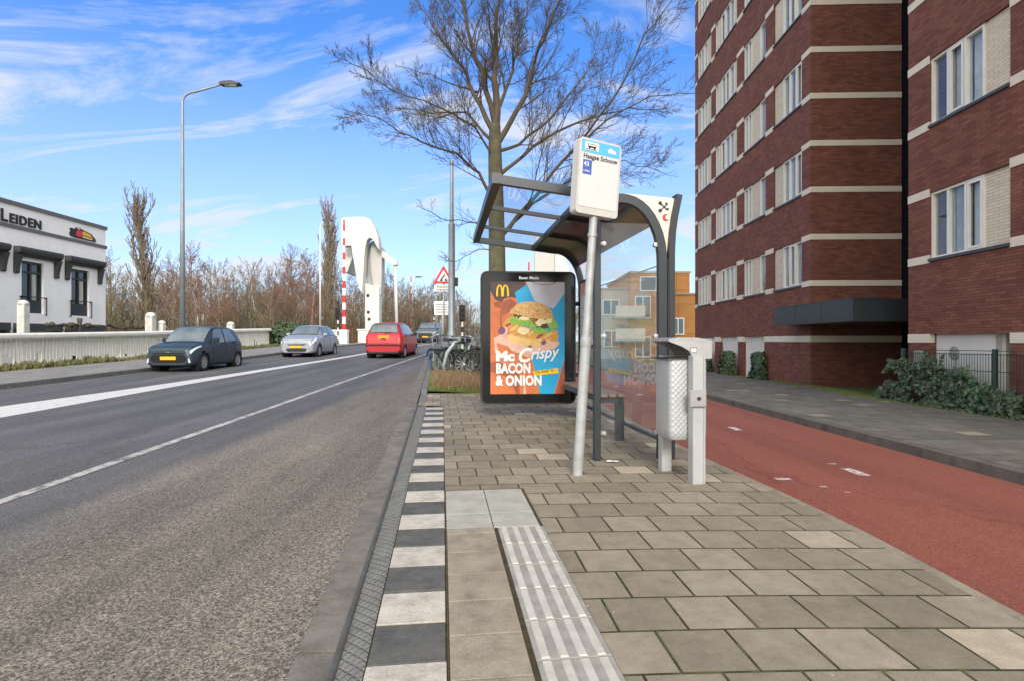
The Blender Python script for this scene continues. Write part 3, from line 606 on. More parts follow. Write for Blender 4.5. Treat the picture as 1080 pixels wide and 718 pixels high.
def blades2():
    mb=MB(); r=random.Random(5)
    for _ in range(5200):
        x,y,z=pf(r); k=mnoise.noise(Vector((y*.45,3.1,0)))+mnoise.noise(Vector((y*1.6,7,0)))*.5
        h=max(.04,.16+.25*k)*r.uniform(.4,1.3)
        a=r.uniform(0,2*pi); lx,ly=cos(a)*.5*h,sin(a)*.5*h; w=.02
        mb.add([(x-w,y,z),(x+w,y,z),(x+w+lx,y+ly,z+h*.7),(x-w+lx,y+ly,z+h)],[(0,1,2,3)])
    return tag(mb.build('verge_weeds',weed),'low weeds growing along the foot of the white balustrade','weeds',kind='stuff')
blades2()

# ------------------------------------------------------------------ brick apartment building (right)
BA=atan2(-.032,1.0)      # facade heading
bld=thing('apartment_building','tall red brick apartment block with pale bands and white framed windows','building',(7.93,15.1,0),BA)
# local frame: x into the building, y along the facade away from the camera
TOP=18.4; FL=6; UEND=10.6; STO=2.485
sills=[2.71+STO*n for n in range(FL)]; heads=[3.94+STO*n for n in range(FL)]
bw=MB(); bb=MB(); pan=MB(); sl=MB()
winlist=[]
def facade(u0,u1,zones,wing):
    """zones: list of (ua,ub,[items]) openings; everything else between is pier"""
    zs=[-1.3]+[]
    # spandrels: ground band handled separately
    prev=1.24+.075
    for n in range(FL):
        bw.box(0,.30,u0,u1,prev,sills[n]-.0)
        cur=u0
        for (ua,ub,items) in zones:
            if ua>cur: bw.box(0,.30,cur,ua,sills[n],heads[n]); bb.box(-.012,.10,cur,ua,sills[n]-.075,sills[n]+.075); bb.box(-.0125,.10,cur,ua,heads[n]-.075,heads[n]+.075)
            cur=ub
            for it in items:
                if it[0]=='w': pan.box(.05,.20,it[1],it[2],sills[n]+.002,heads[n]-.002)
                else: winlist.append((it[1],it[2],it[3],sills[n],heads[n]))
            sl.box(-.035,.06,ua-.01,ub+.01,sills[n]-.05,sills[n]+.0)
        if cur<u1: bw.box(0,.30,cur,u1,sills[n],heads[n]); bb.box(-.012,.10,cur,u1,sills[n]-.075,sills[n]+.075); bb.box(-.0125,.10,cur,u1,heads[n]-.075,heads[n]+.075)
        prev=heads[n]
    bw.box(0,.30,u0,u1,prev,TOP); bb.box(-.02,.32,u0,u1,TOP,TOP+.12)
Z1=[(.5,2.3,[('win',.5,1.7,3),('w',1.7,2.3)]),
    (2.9,4.75,[('win',2.9,3.4,1),('w',3.4,4.1),('win',4.1,4.75,2)]),
    (5.4,7.8,[('w',5.4,5.75),('win',5.75,7.15,3),('w',7.15,7.45),('win',7.45,7.8,1)]),
    (8.3,10.2,[('w',8.3,8.9),('win',8.9,10.2,3)])]
Z2=[(-6.28,-4.5,[('win',-5.74,-4.5,3),('w',-6.28,-5.74)]),
    (-9.0,-7.0,[('w',-7.6,-7.0),('win',-8.4,-7.6,2),('w',-9.0,-8.4)]),
    (-12.4,-9.7,[('win',-12.4,-11,3),('w',-11,-10.2),('win',-10.2,-9.7,1)])]
facade(0,UEND,Z1,1); facade(-16,-3.9,sorted(Z2),2)
# frontal face of wing 1 (towards the camera) and other outer faces
bw.box(.302,2.36,0,.30,-1.3,TOP-.001); 
for z in [1.24]+sills+heads: bb.box(-.0118,2.359,-.012,.09,z-.0745,z+.0745)
bw.box(.302,9.0,UEND-.30,UEND-.001,-1.3,TOP-.001); bw.box(8.7,9.0,0,UEND-.302,-1.3,TOP-.002)
bw.box(.302,9.0,-4.2,-3.901,-1.3,TOP-.001); bw.box(8.7,9.0,-16,-4.202,-1.3,TOP-.001); bw.box(.302,8.698,-16,-15.7,-1.3,TOP-.002)
# ground floor walls
bw.box(0,.299,.001,3.0,-1.3,1.165); bb.box(-.0115,.10,.10,3.0,1.166,1.314)
for a,b_ in ((4.7,5.3),(7.2,7.85),(10.1,UEND)):
    bw.box(0,.299,a,b_,-1.3,1.165); bb.box(-.0115,.10,a,b_,1.166,1.314)
for a,b_ in ((-4.5,-3.9),(-8.0,-6.28),(-16,-10)):
    bw.box(0,.299,a,b_,-1.3,1.165); bb.box(-.0115,.10,a,b_,1.166,1.314)
bw.build('wall',brick,bld)
def pieces(src,name,m_,parent):
    for k in range(0,len(src.v),8):
        q=MB(); q.v=src.v[k:k+8]; q.f=[[0,3,2,1],[4,5,6,7],[0,1,5,4],[1,2,6,5],[2,3,7,6],[3,0,4,7]]; q.m=[0]*6; q.build(name,m_,parent)
pieces(bb,'band',gray_paint,bld); pieces(pan,'panel',wbrick,bld); pieces(sl,'sill',mat('dark_sill',(.05,.055,.06),.5),bld)
# ground floor white panels
gp_=MB()
for a,b_ in ((3.0,4.7),(5.3,7.2),(7.85,10.1),(-10,-8.0)): gp_.box(.10,.20,a+.001,b_-.001,-1.3,1.314)
for x_ in (3.05,4.25,5.9,8.4): gp_.box(.06,.10,x_,x_+.05,-1.3,1.25); gp_.box(.06,.10,x_+.42,x_+.47,-1.3,1.25); gp_.box(.06,.10,x_,x_+.47,1.25,1.30)
gp_.box(.12,.22,-5.85,-4.5,-1.3,1.314); gp_.box(.221,1.6,-5.93,-5.85,-1.3,1.314); gp_.box(1.55,1.65,-6.28,-5.93,-1.3,1.314)
gp_.box(.12,1.5,-6.279,-4.501,1.30,1.36)
pieces(gp_,'ground_floor_panel',mat('white_panel',(.64,.63,.60),.6,var=.06,scale=2),bld)
mv=MB(); mv.lathe([(.0,.105),(.115,.105),(.125,.118)],20,axis='x',c=(0,-4.95,.98)); mv.build('vent_plate',mat('grey_plate',(.28,.28,.27),.6,var=.3,scale=14),bld); mv=MB(); mv.box(-.012,-.001,-4.33,-4.07,.78,1.03)
mv.build('name_plate',MATS['grey_plate'],bld)
# windows
frame_m=mat('window_frame',(.74,.72,.67),.5,var=.04)
rw=random.Random(9)
cur_m=[curtain,mat('grey_blind',(.62,.65,.67),.9,var=.2,scale=4),mat('dark_blind',(.36,.40,.42),.9,var=.3,scale=4)]
for (a,b_,n,z0,z1) in winlist:
    f=MB(); z0+=.0; z1-=.003; fw=.042
    f.box(.03,.13,a+.001,b_-.001,z0+.001,z0+fw); f.box(.03,.13,a+.001,b_-.001,z1-fw,z1)
    pw=(b_-a-.002)/n
    for i in range(n+1):
        c=a+.001+pw*i; lo=c if i==0 else (c-fw if i==n else c-fw*.6); hi_=lo+fw*(1.2 if 0<i<n else 1)
        f.box(.031,.129,lo,min(hi_,b_-.001),z0+fw,z1-fw)
    # opening casement frame inside one light
    k=rw.randrange(n); c0=a+pw*k+.05; c1=a+pw*(k+1)-.05
    if n>2:
        f.box(.022,.06,c0,c0+.035,z0+fw+.005,z1-fw-.005); f.box(.022,.06,c1-.035,c1,z0+fw+.005,z1-fw-.005); f.box(.0225,.06,c0+.035,c1-.035,z0+fw+.005,z0+fw+.04); f.box(.0225,.06,c0+.035,c1-.035,z1-fw-.04,z1-fw-.005)
    fo=f.build('window',frame_m,bld)
    p=MB(); p.box(.085,.091,a+.01,b_-.01,z0+.02,z1-.02); p.build('pane',window_glass,fo)
    cu=MB(); cu.box(.9,.92,a-.2,b_+.2,z0-.1,z1+.2,0)
    for i in range(n):
        m_=rw.choice([1,2,2,2,3]); c0=a+pw*i+.02; c1=a+pw*(i+1)-.02
        if m_==1: # gathered curtain covering part
            w_=(c1-c0)*rw.uniform(.4,1.0); st=c0 if rw.random()<.5 else c1-w_
            N=14
            cu.grid(lambda q,z:(.20+.02*sin(q*40),q,z),frange(st,st+w_,N),[z0+.03,z1-.03],1)
        else: cu.grid(lambda q,z:(.17,q,z),[c0,c1],[z0+(z1-z0)*rw.choice([0.02,.02,.02,.25]),z1-.03],m_)
    cu.build('curtain',[room_dark]+cur_m,fo)
# recess back wall, canopy, roof
rc=MB(); rc.box(3.0,3.2,-3.899,-.001,-1.3,TOP-.3); rc.box(2.361,2.999,.02,.10,-1.3,TOP-.3); 
ro=rc.build('recess_glazing',mat('dark_glazing',(.012,.016,.024),.08,spec=.6),bld)
rf=MB(); rf.box(.31,8.69,.31,UEND-.31,TOP-.35,TOP-.2); rf.box(.31,8.69,-15.7,-4.21,TOP-.35,TOP-.2); rf.box(3.21,8.69,-4.19,.0,TOP-.35,TOP-.2); rf.build('roof',mat('roof_felt',(.06,.06,.06),.95),bld)
cp=MB(); cp.box(-.63,-.013,-3.1,.8,1.60,2.07); cp.box(-.013,2.99,-3.1,-.014,1.601,2.069)
for yj in (-1.8,-.5): cp.box(-.633,-.63,yj,yj+.012,1.602,2.068,1)
cp.box(-.64,-.0135,-3.11,.81,2.07,2.10,0)
cp.build('canopy',[mat('canopy_metal',(.030,.038,.042),.4,metal=.2,var=.1),blackm],bld)
# entrance sloping floor
mb=MB(); c_,s_=cos(BA),sin(BA)
mb.M=Matrix.Translation((7.93,15.1,0))@Matrix.Rotation(BA,4,'Z'); mb.grid(lambda u,v:(u,v,-.02-.30*min(1,max(0,u)/1.6)),[-.25,0,.8,1.6,3.0],frange(-3.9,-.0,4)); struct(mb.build('entrance_ramp',dtile))

# wire fence and ivy in front of wing 2
wf=thing('wire_fence','dark green wire mesh fence behind the ivy beside the brick wall','fence',(0,0,0))
gm=mat('green_wire',(.025,.045,.038),.5,var=.15)
def fx(Y): return 7.60+.0*(Y-8)
ps=MB()
for Y in (11.05,8.95,6.9,4.8): 
    pz=zb(Y)+.08; ps_=MB(); ps_.rbox(fx(Y)-.03,fx(Y)+.03,Y-.03,Y+.03,pz-.2,pz+1.05,.006); ps_.build('post',gm,wf)
wm=MB()
Y=11.05
while Y>4.8:
    wm.box(fx(Y)-.003,fx(Y)+.003,Y-.003,Y+.003,zb(Y)+.1,zb(Y)+1.06); Y-=.055
for zz in (.14,.42,.72,.99,1.05): wm.tube([(fx(11.05),11.05,zb(11.05)+.1+zz-.05),(fx(4.8),4.8,zb(4.8)+.1+zz-.05)],.006,4)
wm.build('mesh_panel',gm,wf)
def leaf(mb,c,nrm,size,rng,mi):
    n=Vector(nrm); n=n.normalized() if n.length>1e-6 else Vector((0,0,1))
    a=n.orthogonal().normalized(); a=(Matrix.Rotation(rng.uniform(0,2*pi),3,n)@a); b_=n.cross(a); c=Vector(c)
    s_=size
    mb.add([c-a*s_*.5,c+b_*s_*.42+a*s_*.05-n*s_*.12,c+a*s_*.62,c-b_*s_*.42+a*s_*.05-n*s_*.12],[(0,1,2),(0,2,3)],mi)
ivy_ms=[mat('ivy_leaf',(.020,.046,.018),.4,scale=3,col2=(.042,.082,.030)),mat('ivy_leaf_light',(.045,.095,.04),.4,scale=3,col2=(.07,.13,.06)),mat('ivy_leaf_dull',(.05,.05,.03),.6,scale=3)]
iv=MB(); ri=random.Random(31)
hgt=pchip([4,7.5,8.4,8.9,9.6,10.4,11.2,11.5],[.26,.18,.32,.48,.70,.84,.82,.45])
for _ in range(6800):
    Y=ri.uniform(5.0,11.45); H=hgt(Y)*(1+.28*mnoise.noise(Vector((Y*2.6,0,0)))); 
    v=ri.random(); th=ri.uniform(-1,1); dep=.27*(1-.55*v)*sqrt(max(0,1-th*th*.7))
    X=fx(Y)-.05-dep*ri.uniform(.35,1.05)+.08*mnoise.noise(Vector((Y*3,v*5,2))); Z=zb(Y)+.08+H*v
    if mnoise.noise(Vector((Y*3.1,Z*3.1,9)))<-.32: continue
    leaf(iv,(X,Y,Z),(-1+ri.gauss(0,.5),ri.gauss(-.3,.6),.5+ri.gauss(0,.5)),ri.uniform(.05,.095),ri,ri.choice([0,0,0,0,1,2]))
for _ in range(16): # trailing shoots on the wires
    Y=ri.uniform(7.0,10.8); z0=zb(Y)+hgt(Y)*.9
    for k in range(9):
        Y+=ri.uniform(-.06,.04); z0+=ri.uniform(-.01,.06)
        if z0>zb(Y)+1.1: break
        leaf(iv,(fx(Y)-.03,Y,z0),(-1,ri.gauss(0,.4),.4),ri.uniform(.05,.09),ri,ri.choice([0,1]))
tag(iv.build('ivy_hedge',ivy_ms),'dark green ivy hedge climbing the wire fence beside the pavement','hedge')
def shrub(name,label,x,y,w,d,h,z,n,size,ms,group=None,seed=1,bottom=0.0):
    mb=MB(); r=random.Random(seed)
    for _ in range(n):
        a=r.uniform(0,2*pi); v=r.random(); rr=(.55+.5*r.random())*(.55+.75*sin(min(1,v*1.15)*pi)**.5 if bottom==0 else 1-.35*v)
        rr*=1+.35*mnoise.noise(Vector((cos(a)*1.5+seed,sin(a)*1.5,v*3)))
        px,py,pz=x+cos(a)*rr*w/2,y+sin(a)*rr*d/2,z+h*v*(1+.15*mnoise.noise(Vector((cos(a)*2,sin(a)*2,seed))))
        leaf(mb,(px,py,pz),(cos(a)+r.gauss(0,.5),sin(a)+r.gauss(0,.5),.5+r.gauss(0,.5)),size*r.uniform(.7,1.3),r,r.choice(range(len(ms))))
    o=mb.build(name,ms); tag(o,label,'shrub',group); return o
def stemmed(label,x,y,w,d,h,z,n,size,ms,seed):
    return shrub('climbing_shrub',label,x,y,w,d,h,z,n,size,ms,None,seed,1)
lg=[mat('shrub_leaf_light',(.05,.10,.02),.5,col2=(.09,.14,.03)),ivy_ms[1],mat('shrub_leaf_dull',(.07,.09,.03),.6)]
stemmed('dark leafy shrub before the white panel nearest the brick corner',7.86,18.15,.42,.95,.86,zb(18)+.06,1500,.09,[ivy_ms[0],ivy_ms[0],ivy_ms[1]],3)
stemmed('lighter green shrub before the middle white ground floor panel',7.90,20.9,.42,1.5,.88,zb(21)+.06,1600,.09,lg,4)
stemmed('dark shrub before the farthest white ground floor panel',8.0,23.4,.42,1.0,.90,zb(23.4)+.06,1200,.09,[ivy_ms[0],ivy_ms[0]],5)

# ------------------------------------------------------------------ orange building beyond the cycle path
ob=thing('timber_clad_building','orange timber clad flats with blue windows far behind the shelter','building',(0,0,-.6))
clad=brick_mat('orange_cladding',(.42,.20,.065),(.47,.235,.085),(.27,.13,.05),2.6,1.15,.02,grime=.15,bump=.1,offset=0)
m=MB(); m.box(9.4,14.05,45,56,0,7.1); m.box(11.2,19.0,44.4,45,0,5.35); m.box(14.05,19.0,45,56,0,5.3); m.build('wall',clad,ob)
m=MB(); m.box(6.9,9.4,46,56,0,5.9); m.build('stair_tower',mat('grey_cladding',(.42,.40,.36),.7,var=.1,scale=1),ob)
m=MB(); m.box(9.3,14.15,44.95,56.1,7.1,7.25); m.box(11.1,19.1,44.3,44.42,5.35,5.47); m.box(6.8,9.35,45.9,56,5.9,6.02); m.build('roof_edge',mat('zinc_edge',(.35,.30,.22),.6),ob)
bgl=mat('blue_window',(.05,.11,.14),.08,col2=(.09,.16,.19))
for (x0,x1,z0,z1,y) in ((12.55,13.35,2.3,3.45,44.4),(12.8,13.9,.2,1.75,44.4),(14.6,15.8,.2,1.75,44.4),(15.2,16.0,2.3,3.45,44.4),(9.8,10.9,3.6,5.2,45),(9.8,10.9,.6,2.0,45),(10.2,12.6,5.75,6.75,45),(7.4,8.6,3.9,5.0,46),(7.5,8.6,1.4,2.5,46)):
    w=MB(); w.box(x0-.09,x1+.09,y-.06,y-.005,z0-.09,z0); w.box(x0-.09,x1+.09,y-.06,y-.005,z1,z1+.09); w.box(x0-.09,x0,y-.06,y-.005,z0,z1); w.box(x1,x1+.09,y-.06,y-.005,z0,z1); w.box((x0+x1)/2-.04,(x0+x1)/2+.04,y-.055,y-.005,z0,z1)
    wo_=w.build('window',frame_m,ob); w=MB(); w.box(x0,x1,y-.03,y-.004,z0,z1); w.build('pane',bgl,wo_)
for zz in (1.7,3.5):
    m=MB(); m.box(8.1,10.4,44.4,46,zz,zz+.14); m.box(8.1,10.4,44.4,44.45,zz+.14,zz+1.0,1); m.build('balcony',[mat('balcony_blue',(.10,.28,.36),.6),mat('balcony_rail',(.5,.52,.52),.5)],ob)

# ------------------------------------------------------------------ white restaurant building (left)
HX=-22.0
hb=thing('white_restaurant','white rendered two storey restaurant with dark window hoods behind the balustrade','building',(HX,30.8,0),0)
# local: y along the facade (negative = towards the camera), x = out of the wall (+ = towards the road)
dk=mat('dark_trim',(.045,.045,.045),.6,var=.15); m=MB()
HT=7.15
wins=[(-.4-2.88*k,-2.83-2.88*k) for k in range(4)]      # y ranges of openings centre/outer hood
opens=[(-1.2-2.88*k,-2.40-2.88*k) for k in range(4)]
WZ0,WZ1=2.43,4.78
# wall with real openings
cur=0.0
for (a,b_) in opens:
    m.box(-.35,0,a,cur,-1.2,HT); m.box(-.35,0,b_,a,-1.2,WZ0); m.box(-.35,0,b_,a,WZ1,HT); cur=b_
m.box(-.35,0,-26,cur,-1.2,HT); m.box(-12,-.351,-.35,0,-1.2,HT-.001); m.box(-12,-11.65,-26,-.351,-1.2,HT-.002); m.box(-11.64,-.351,-26,-25.65,-1.2,HT-.003)
m.build('wall',render_white,hb)
m=MB(); m.box(-12.05,.06,-26,.06,HT,HT+.18); m.box(-.002,.05,-26,.05,HT-1.02,HT-.86); m.box(-12,0.05,.001,.05,HT-1.02,HT-.86); m.build('cornice',mat('grey_cornice',(.13,.128,.12),.7,var=.1),hb)
m=MB(); m.box(-11.6,-.36,-25.6,-.36,HT-.5,HT-.3); m.build('roof',MATS['roof_felt'],hb)
for (a,b_),(oa,obb) in zip(wins,opens):
    h=MB(); h.prism([(0.0,5.0),(.16,5.0),(.30,5.10),(.34,5.22),(.34,5.30),(.30,5.36),(0,5.36)],b_,a,plane='xz')
    h.prism([(0.0,4.94),(.13,4.94),(.13,4.999),(0,4.999)],b_+.2,a-.2,plane='xz')
    for yy in (a-.21,b_+.0): h.prism([(0,4.18),(.08,4.16),(.12,4.24),(.13,4.42),(.20,4.75),(.28,4.999),(.0,4.999)],yy,yy+.21,plane='xz')
    h.build('window_hood',dk,hb)
    f=MB(); 
    f.box(-.22,-.10,obb,oa,WZ1-.10,WZ1); f.box(-.22,-.10,obb,oa,WZ0,WZ0+.1); f.box(-.22,-.10,obb,obb+.09,WZ0+.1,WZ1-.1); f.box(-.22,-.10,oa-.09,oa,WZ0+.1,WZ1-.1); c=(oa+obb)/2; f.box(-.219,-.101,c-.05,c+.05,WZ0+.1,WZ1-.1); f.box(-.218,-.102,obb,oa,4.25,4.33); f.box(-.218,-.102,obb,oa,WZ0+.1,3.02)
    fo=f.build('window',mat('charcoal_frame',(.02,.026,.032),.45),hb)
    p=MB(); p.box(-.17,-.164,obb+.05,oa-.05,WZ0+.1,WZ1-.05); p.build('pane',MATS.get('dark_window') or mat('dark_window',(.02,.028,.034),.06,spec=.8),fo)
    cu=MB(); cu.grid(lambda q,z:(-.155+.012*sin(q*60),q,z),frange(c+.05,c+.36,14),[3.05,4.24]); cu.build('curtain',mat('pale_curtain',(.5,.52,.46),.9),fo)
    ra=MB(); ra.box(.05,.075,obb-.12,oa+.12,3.15,3.19); ra.box(.05,.075,obb-.12,obb-.08,2.35,3.15); ra.box(.05,.075,oa+.08,oa+.12,2.35,3.15); ra.box(0,.075,obb-.12,obb-.08,2.36,2.40); ra.box(0,.075,oa+.08,oa+.12,2.36,2.40); ra.box(0,.075,obb-.12,obb-.08,3.13,3.17); ra.box(0,.075,oa+.08,oa+.12,3.13,3.17)
    ra.build('balcony_rail',blackm,hb)
    h=MB(); h.box(.0,.30,b_,a,1.62,1.95); h.box(.0,.26,b_,b_+.2,.8,1.62); h.box(.0,.26,a-.2,a,.8,1.62); h.build('window_hood',dk,hb)
    f=MB(); f.box(-.001,.02,b_+.25,a-.25,-.2,1.50); f.build('lower_window',MATS['dark_window'],hb)
# lettering and emblem on the frieze
Mt=Matrix.Translation((.02,-6.36,6.36))@Matrix(((0,0,1,0),(1,0,0,0),(0,1,0,0),(0,0,0,1)))
# text runs along +y (away from the camera), upright z, facing +x
let=text('lettering','L',.74,blackm,hb,Mt@Matrix.Translation((-.02,0,0)),offset=.018,ext=.03)
let=text('lettering','EIDEN',.57,blackm,hb,Mt@Matrix.Translation((.42,0,0)),offset=.016,ext=.03,space=1.12,sx=1.0)
e=MB()
def ey(q): return -2.54+(q+.98)*.68  # local metres along the wall
def ep(pts,lo,hi_,mi): e.prism([(ey(a),6.36+(b_-6.36)*.74) for a,b_ in pts],lo,hi_,mi,plane='yz')
# local (along, height); plate from along -1.4 .. 1.5
ep([(-.95,6.42),(-.55,6.36),(.9,6.36),(1.62,6.36),(1.55,6.56),(1.15,6.84),(.35,6.99),(.15,7.02),(-.02,7.10),(-.35,7.06),(-.45,6.98),(-.62,6.9),(-.80,6.96),(-.98,6.9),(-.88,6.76),(-.98,6.6)],.001,.05,0)
ep([(-.42,6.48),(.12,6.46),(.16,6.86),(-.12,6.92),(-.38,6.78)],.051,.06,1)
ep([(.22,6.52),(1.2,6.46),(1.3,6.56),(1.0,6.78),(.35,6.90),(.22,6.86)],.051,.06,2)
ep([(.24,6.60),(1.25,6.55),(1.25,6.585),(.24,6.64)],.0605,.065,0)
ep([(.24,6.46),(1.1,6.42),(1.2,6.45),(.24,6.51)],.051,.062,3)
ep([(-.30,6.97),(-.05,6.96),(-.02,7.04),(-.25,7.05)],.051,.062,3)
e.build('emblem',[blackm,mat('emblem_red',(.65,.03,.05),.5),mat('emblem_yellow',(.80,.45,.02),.5),mat('emblem_white',(.75,.7,.5),.5)],hb)

# ------------------------------------------------------------------ white balustrade (left)
fe=thing('white_balustrade','white concrete balustrade with close slats along the far pavement','balustrade',(0,0,0))
def fX(Y): return -16.5
m=MB(); yy=frange(4,38.6,70)
def rail(prof,lo,hi_,name,mm):
    mb=MB(); n=len(prof)
    mb.grid(lambda k,Y:(fX(Y)+prof[int(k)%n][0],Y,zr(Y)+prof[int(k)%n][1]),range(n+1),yy); return mb.build(name,mm,fe)
rail([(.16,1.02),(.19,1.08),(.19,1.16),(.14,1.22),(-.14,1.22),(-.19,1.16),(-.19,1.08),(-.16,1.02)],0,0,'top_rail',mat('weathered_white',(.76,.73,.65),.8,scale=2,col2=(.86,.84,.77)))
rail([(.09,.10),(.09,.20),(-.09,.20),(-.09,.10)],0,0,'bottom_rail',MATS['weathered_white'])
Rs=random.Random(4); m=MB(); Y=4.1
while Y<38.5:
    w=.105; z=zr(Y); h0=.2 if Rs.random()>.10 else .2+Rs.uniform(.1,.4)
    m.rbox(fX(Y)-.025,fX(Y)+.03,Y,Y+w,z+h0,z+1.03,.008); 
    if Rs.random()<.12: m.rbox(fX(Y)-.02,fX(Y)+.022,Y+w,Y+.16,z+Rs.uniform(.5,.7),z+1.03,.01)
    Y+=.16
sl_=m.build('slats',MATS['weathered_white'],fe); sl_['kind']='stuff'
for Y in (8,12,16,20,24,28,32,36): m=MB(); m.rbox(fX(Y)-.12,fX(Y)-.028,Y-.09,Y+.09,zr(Y)-.2,zr(Y)+1.03,.015); m.build('post',MATS['weathered_white'],fe)
# domed posts behind the balustrade
stone=mat('weathered_stone',(.62,.60,.55),.85,var=.25,scale=4)
def dome_post(label,x,y,z0,h,w,round_=True):
    mb=MB(); mb.rbox(x-w/2,x+w/2,y-w/2,y+w/2,z0,z0+h-w*.55,.02)
    mb.lathe([(w*.62,z0+h-w*.60),(w*.66,z0+h-w*.5),(w*.62,z0+h-w*.35),(w*.48,z0+h-w*.14),(w*.25,z0+h-w*.02),(.001,z0+h)],16,c=(x,y,0))
    return tag(mb.build('stone_post',stone,autosmooth=40),label,'post','domed white posts behind the balustrade')
dome_post('tall weathered dome-topped post before the restaurant windows',-18.9,22.0,-.5,3.25,.29)
dome_post('tallest white domed post right of the restaurant behind the dark car',-18.8,29.6,-.4,3.05,.38)
dome_post('short white domed post beside the tallest one behind the dark car',-18.6,30.2,-.3,2.55,.30)
dome_post('lone white domed post between the dark car and the silver car',-18.3,37.0,-.1,2.5,.36)
# pleached trees trained on bars
bark_d=mat('pollard_bark',(.085,.07,.05),.95,var=.4,scale=8,bump=.5,bscale=20)
rp=random.Random(8)
def pleached(label,x,y,z0,h,half):
    root=thing('pollard_tree',label,'tree',(x,y,z0),radians(84))
    t_=MB(); t_.tube([(0,0,0),(.03,0,h*.5),(0,.02,h),(0,0,h+.35)],[.085,.07,.08,.11],8); t_.build('trunk',bark_d,root,smooth=True)
    c_=MB()
    for s_ in (-1,1):
        pts=[(0,0,h-.05)]; rad=[.055]
        k=0
        while abs(pts[-1][0])<half:
            k+=1; pts.append((pts[-1][0]+s_*.28,rp.gauss(0,.03),h+rp.gauss(0,.04))); rad.append(.03+(.055 if k%3==0 else 0))
        c_.tube(pts,rad,7)
        c_.tube([(0,.05,h-.22),(s_*half,.05,h-.22)],.02,5)
    for _ in range(5):
        a=rp.uniform(-half,half); c_.lathe([(.02,h-.10),(.09,h-.05),(.12,h+.03),(.08,h+.11),(.02,h+.14)],8,c=(a,0,0))
    c_.build('branches',bark_d,root,smooth=True)
pleached('pollarded tree with trained level branches beside the restaurant corner',-19.6,25.8,-.5,2.35,1.6)
pleached('pollarded tree with trained level branches between restaurant and tall domed post',-19.3,28.6,-.5,2.35,1.3)
shrub('evergreen_bush','rounded dark evergreen bush behind the silver car',-15.6,40.2,3.6,2.6,1.6,.75,3200,.20,[ivy_ms[0],mat('bush_leaf',(.035,.065,.018),.6,col2=(.06,.09,.025))],None,6)

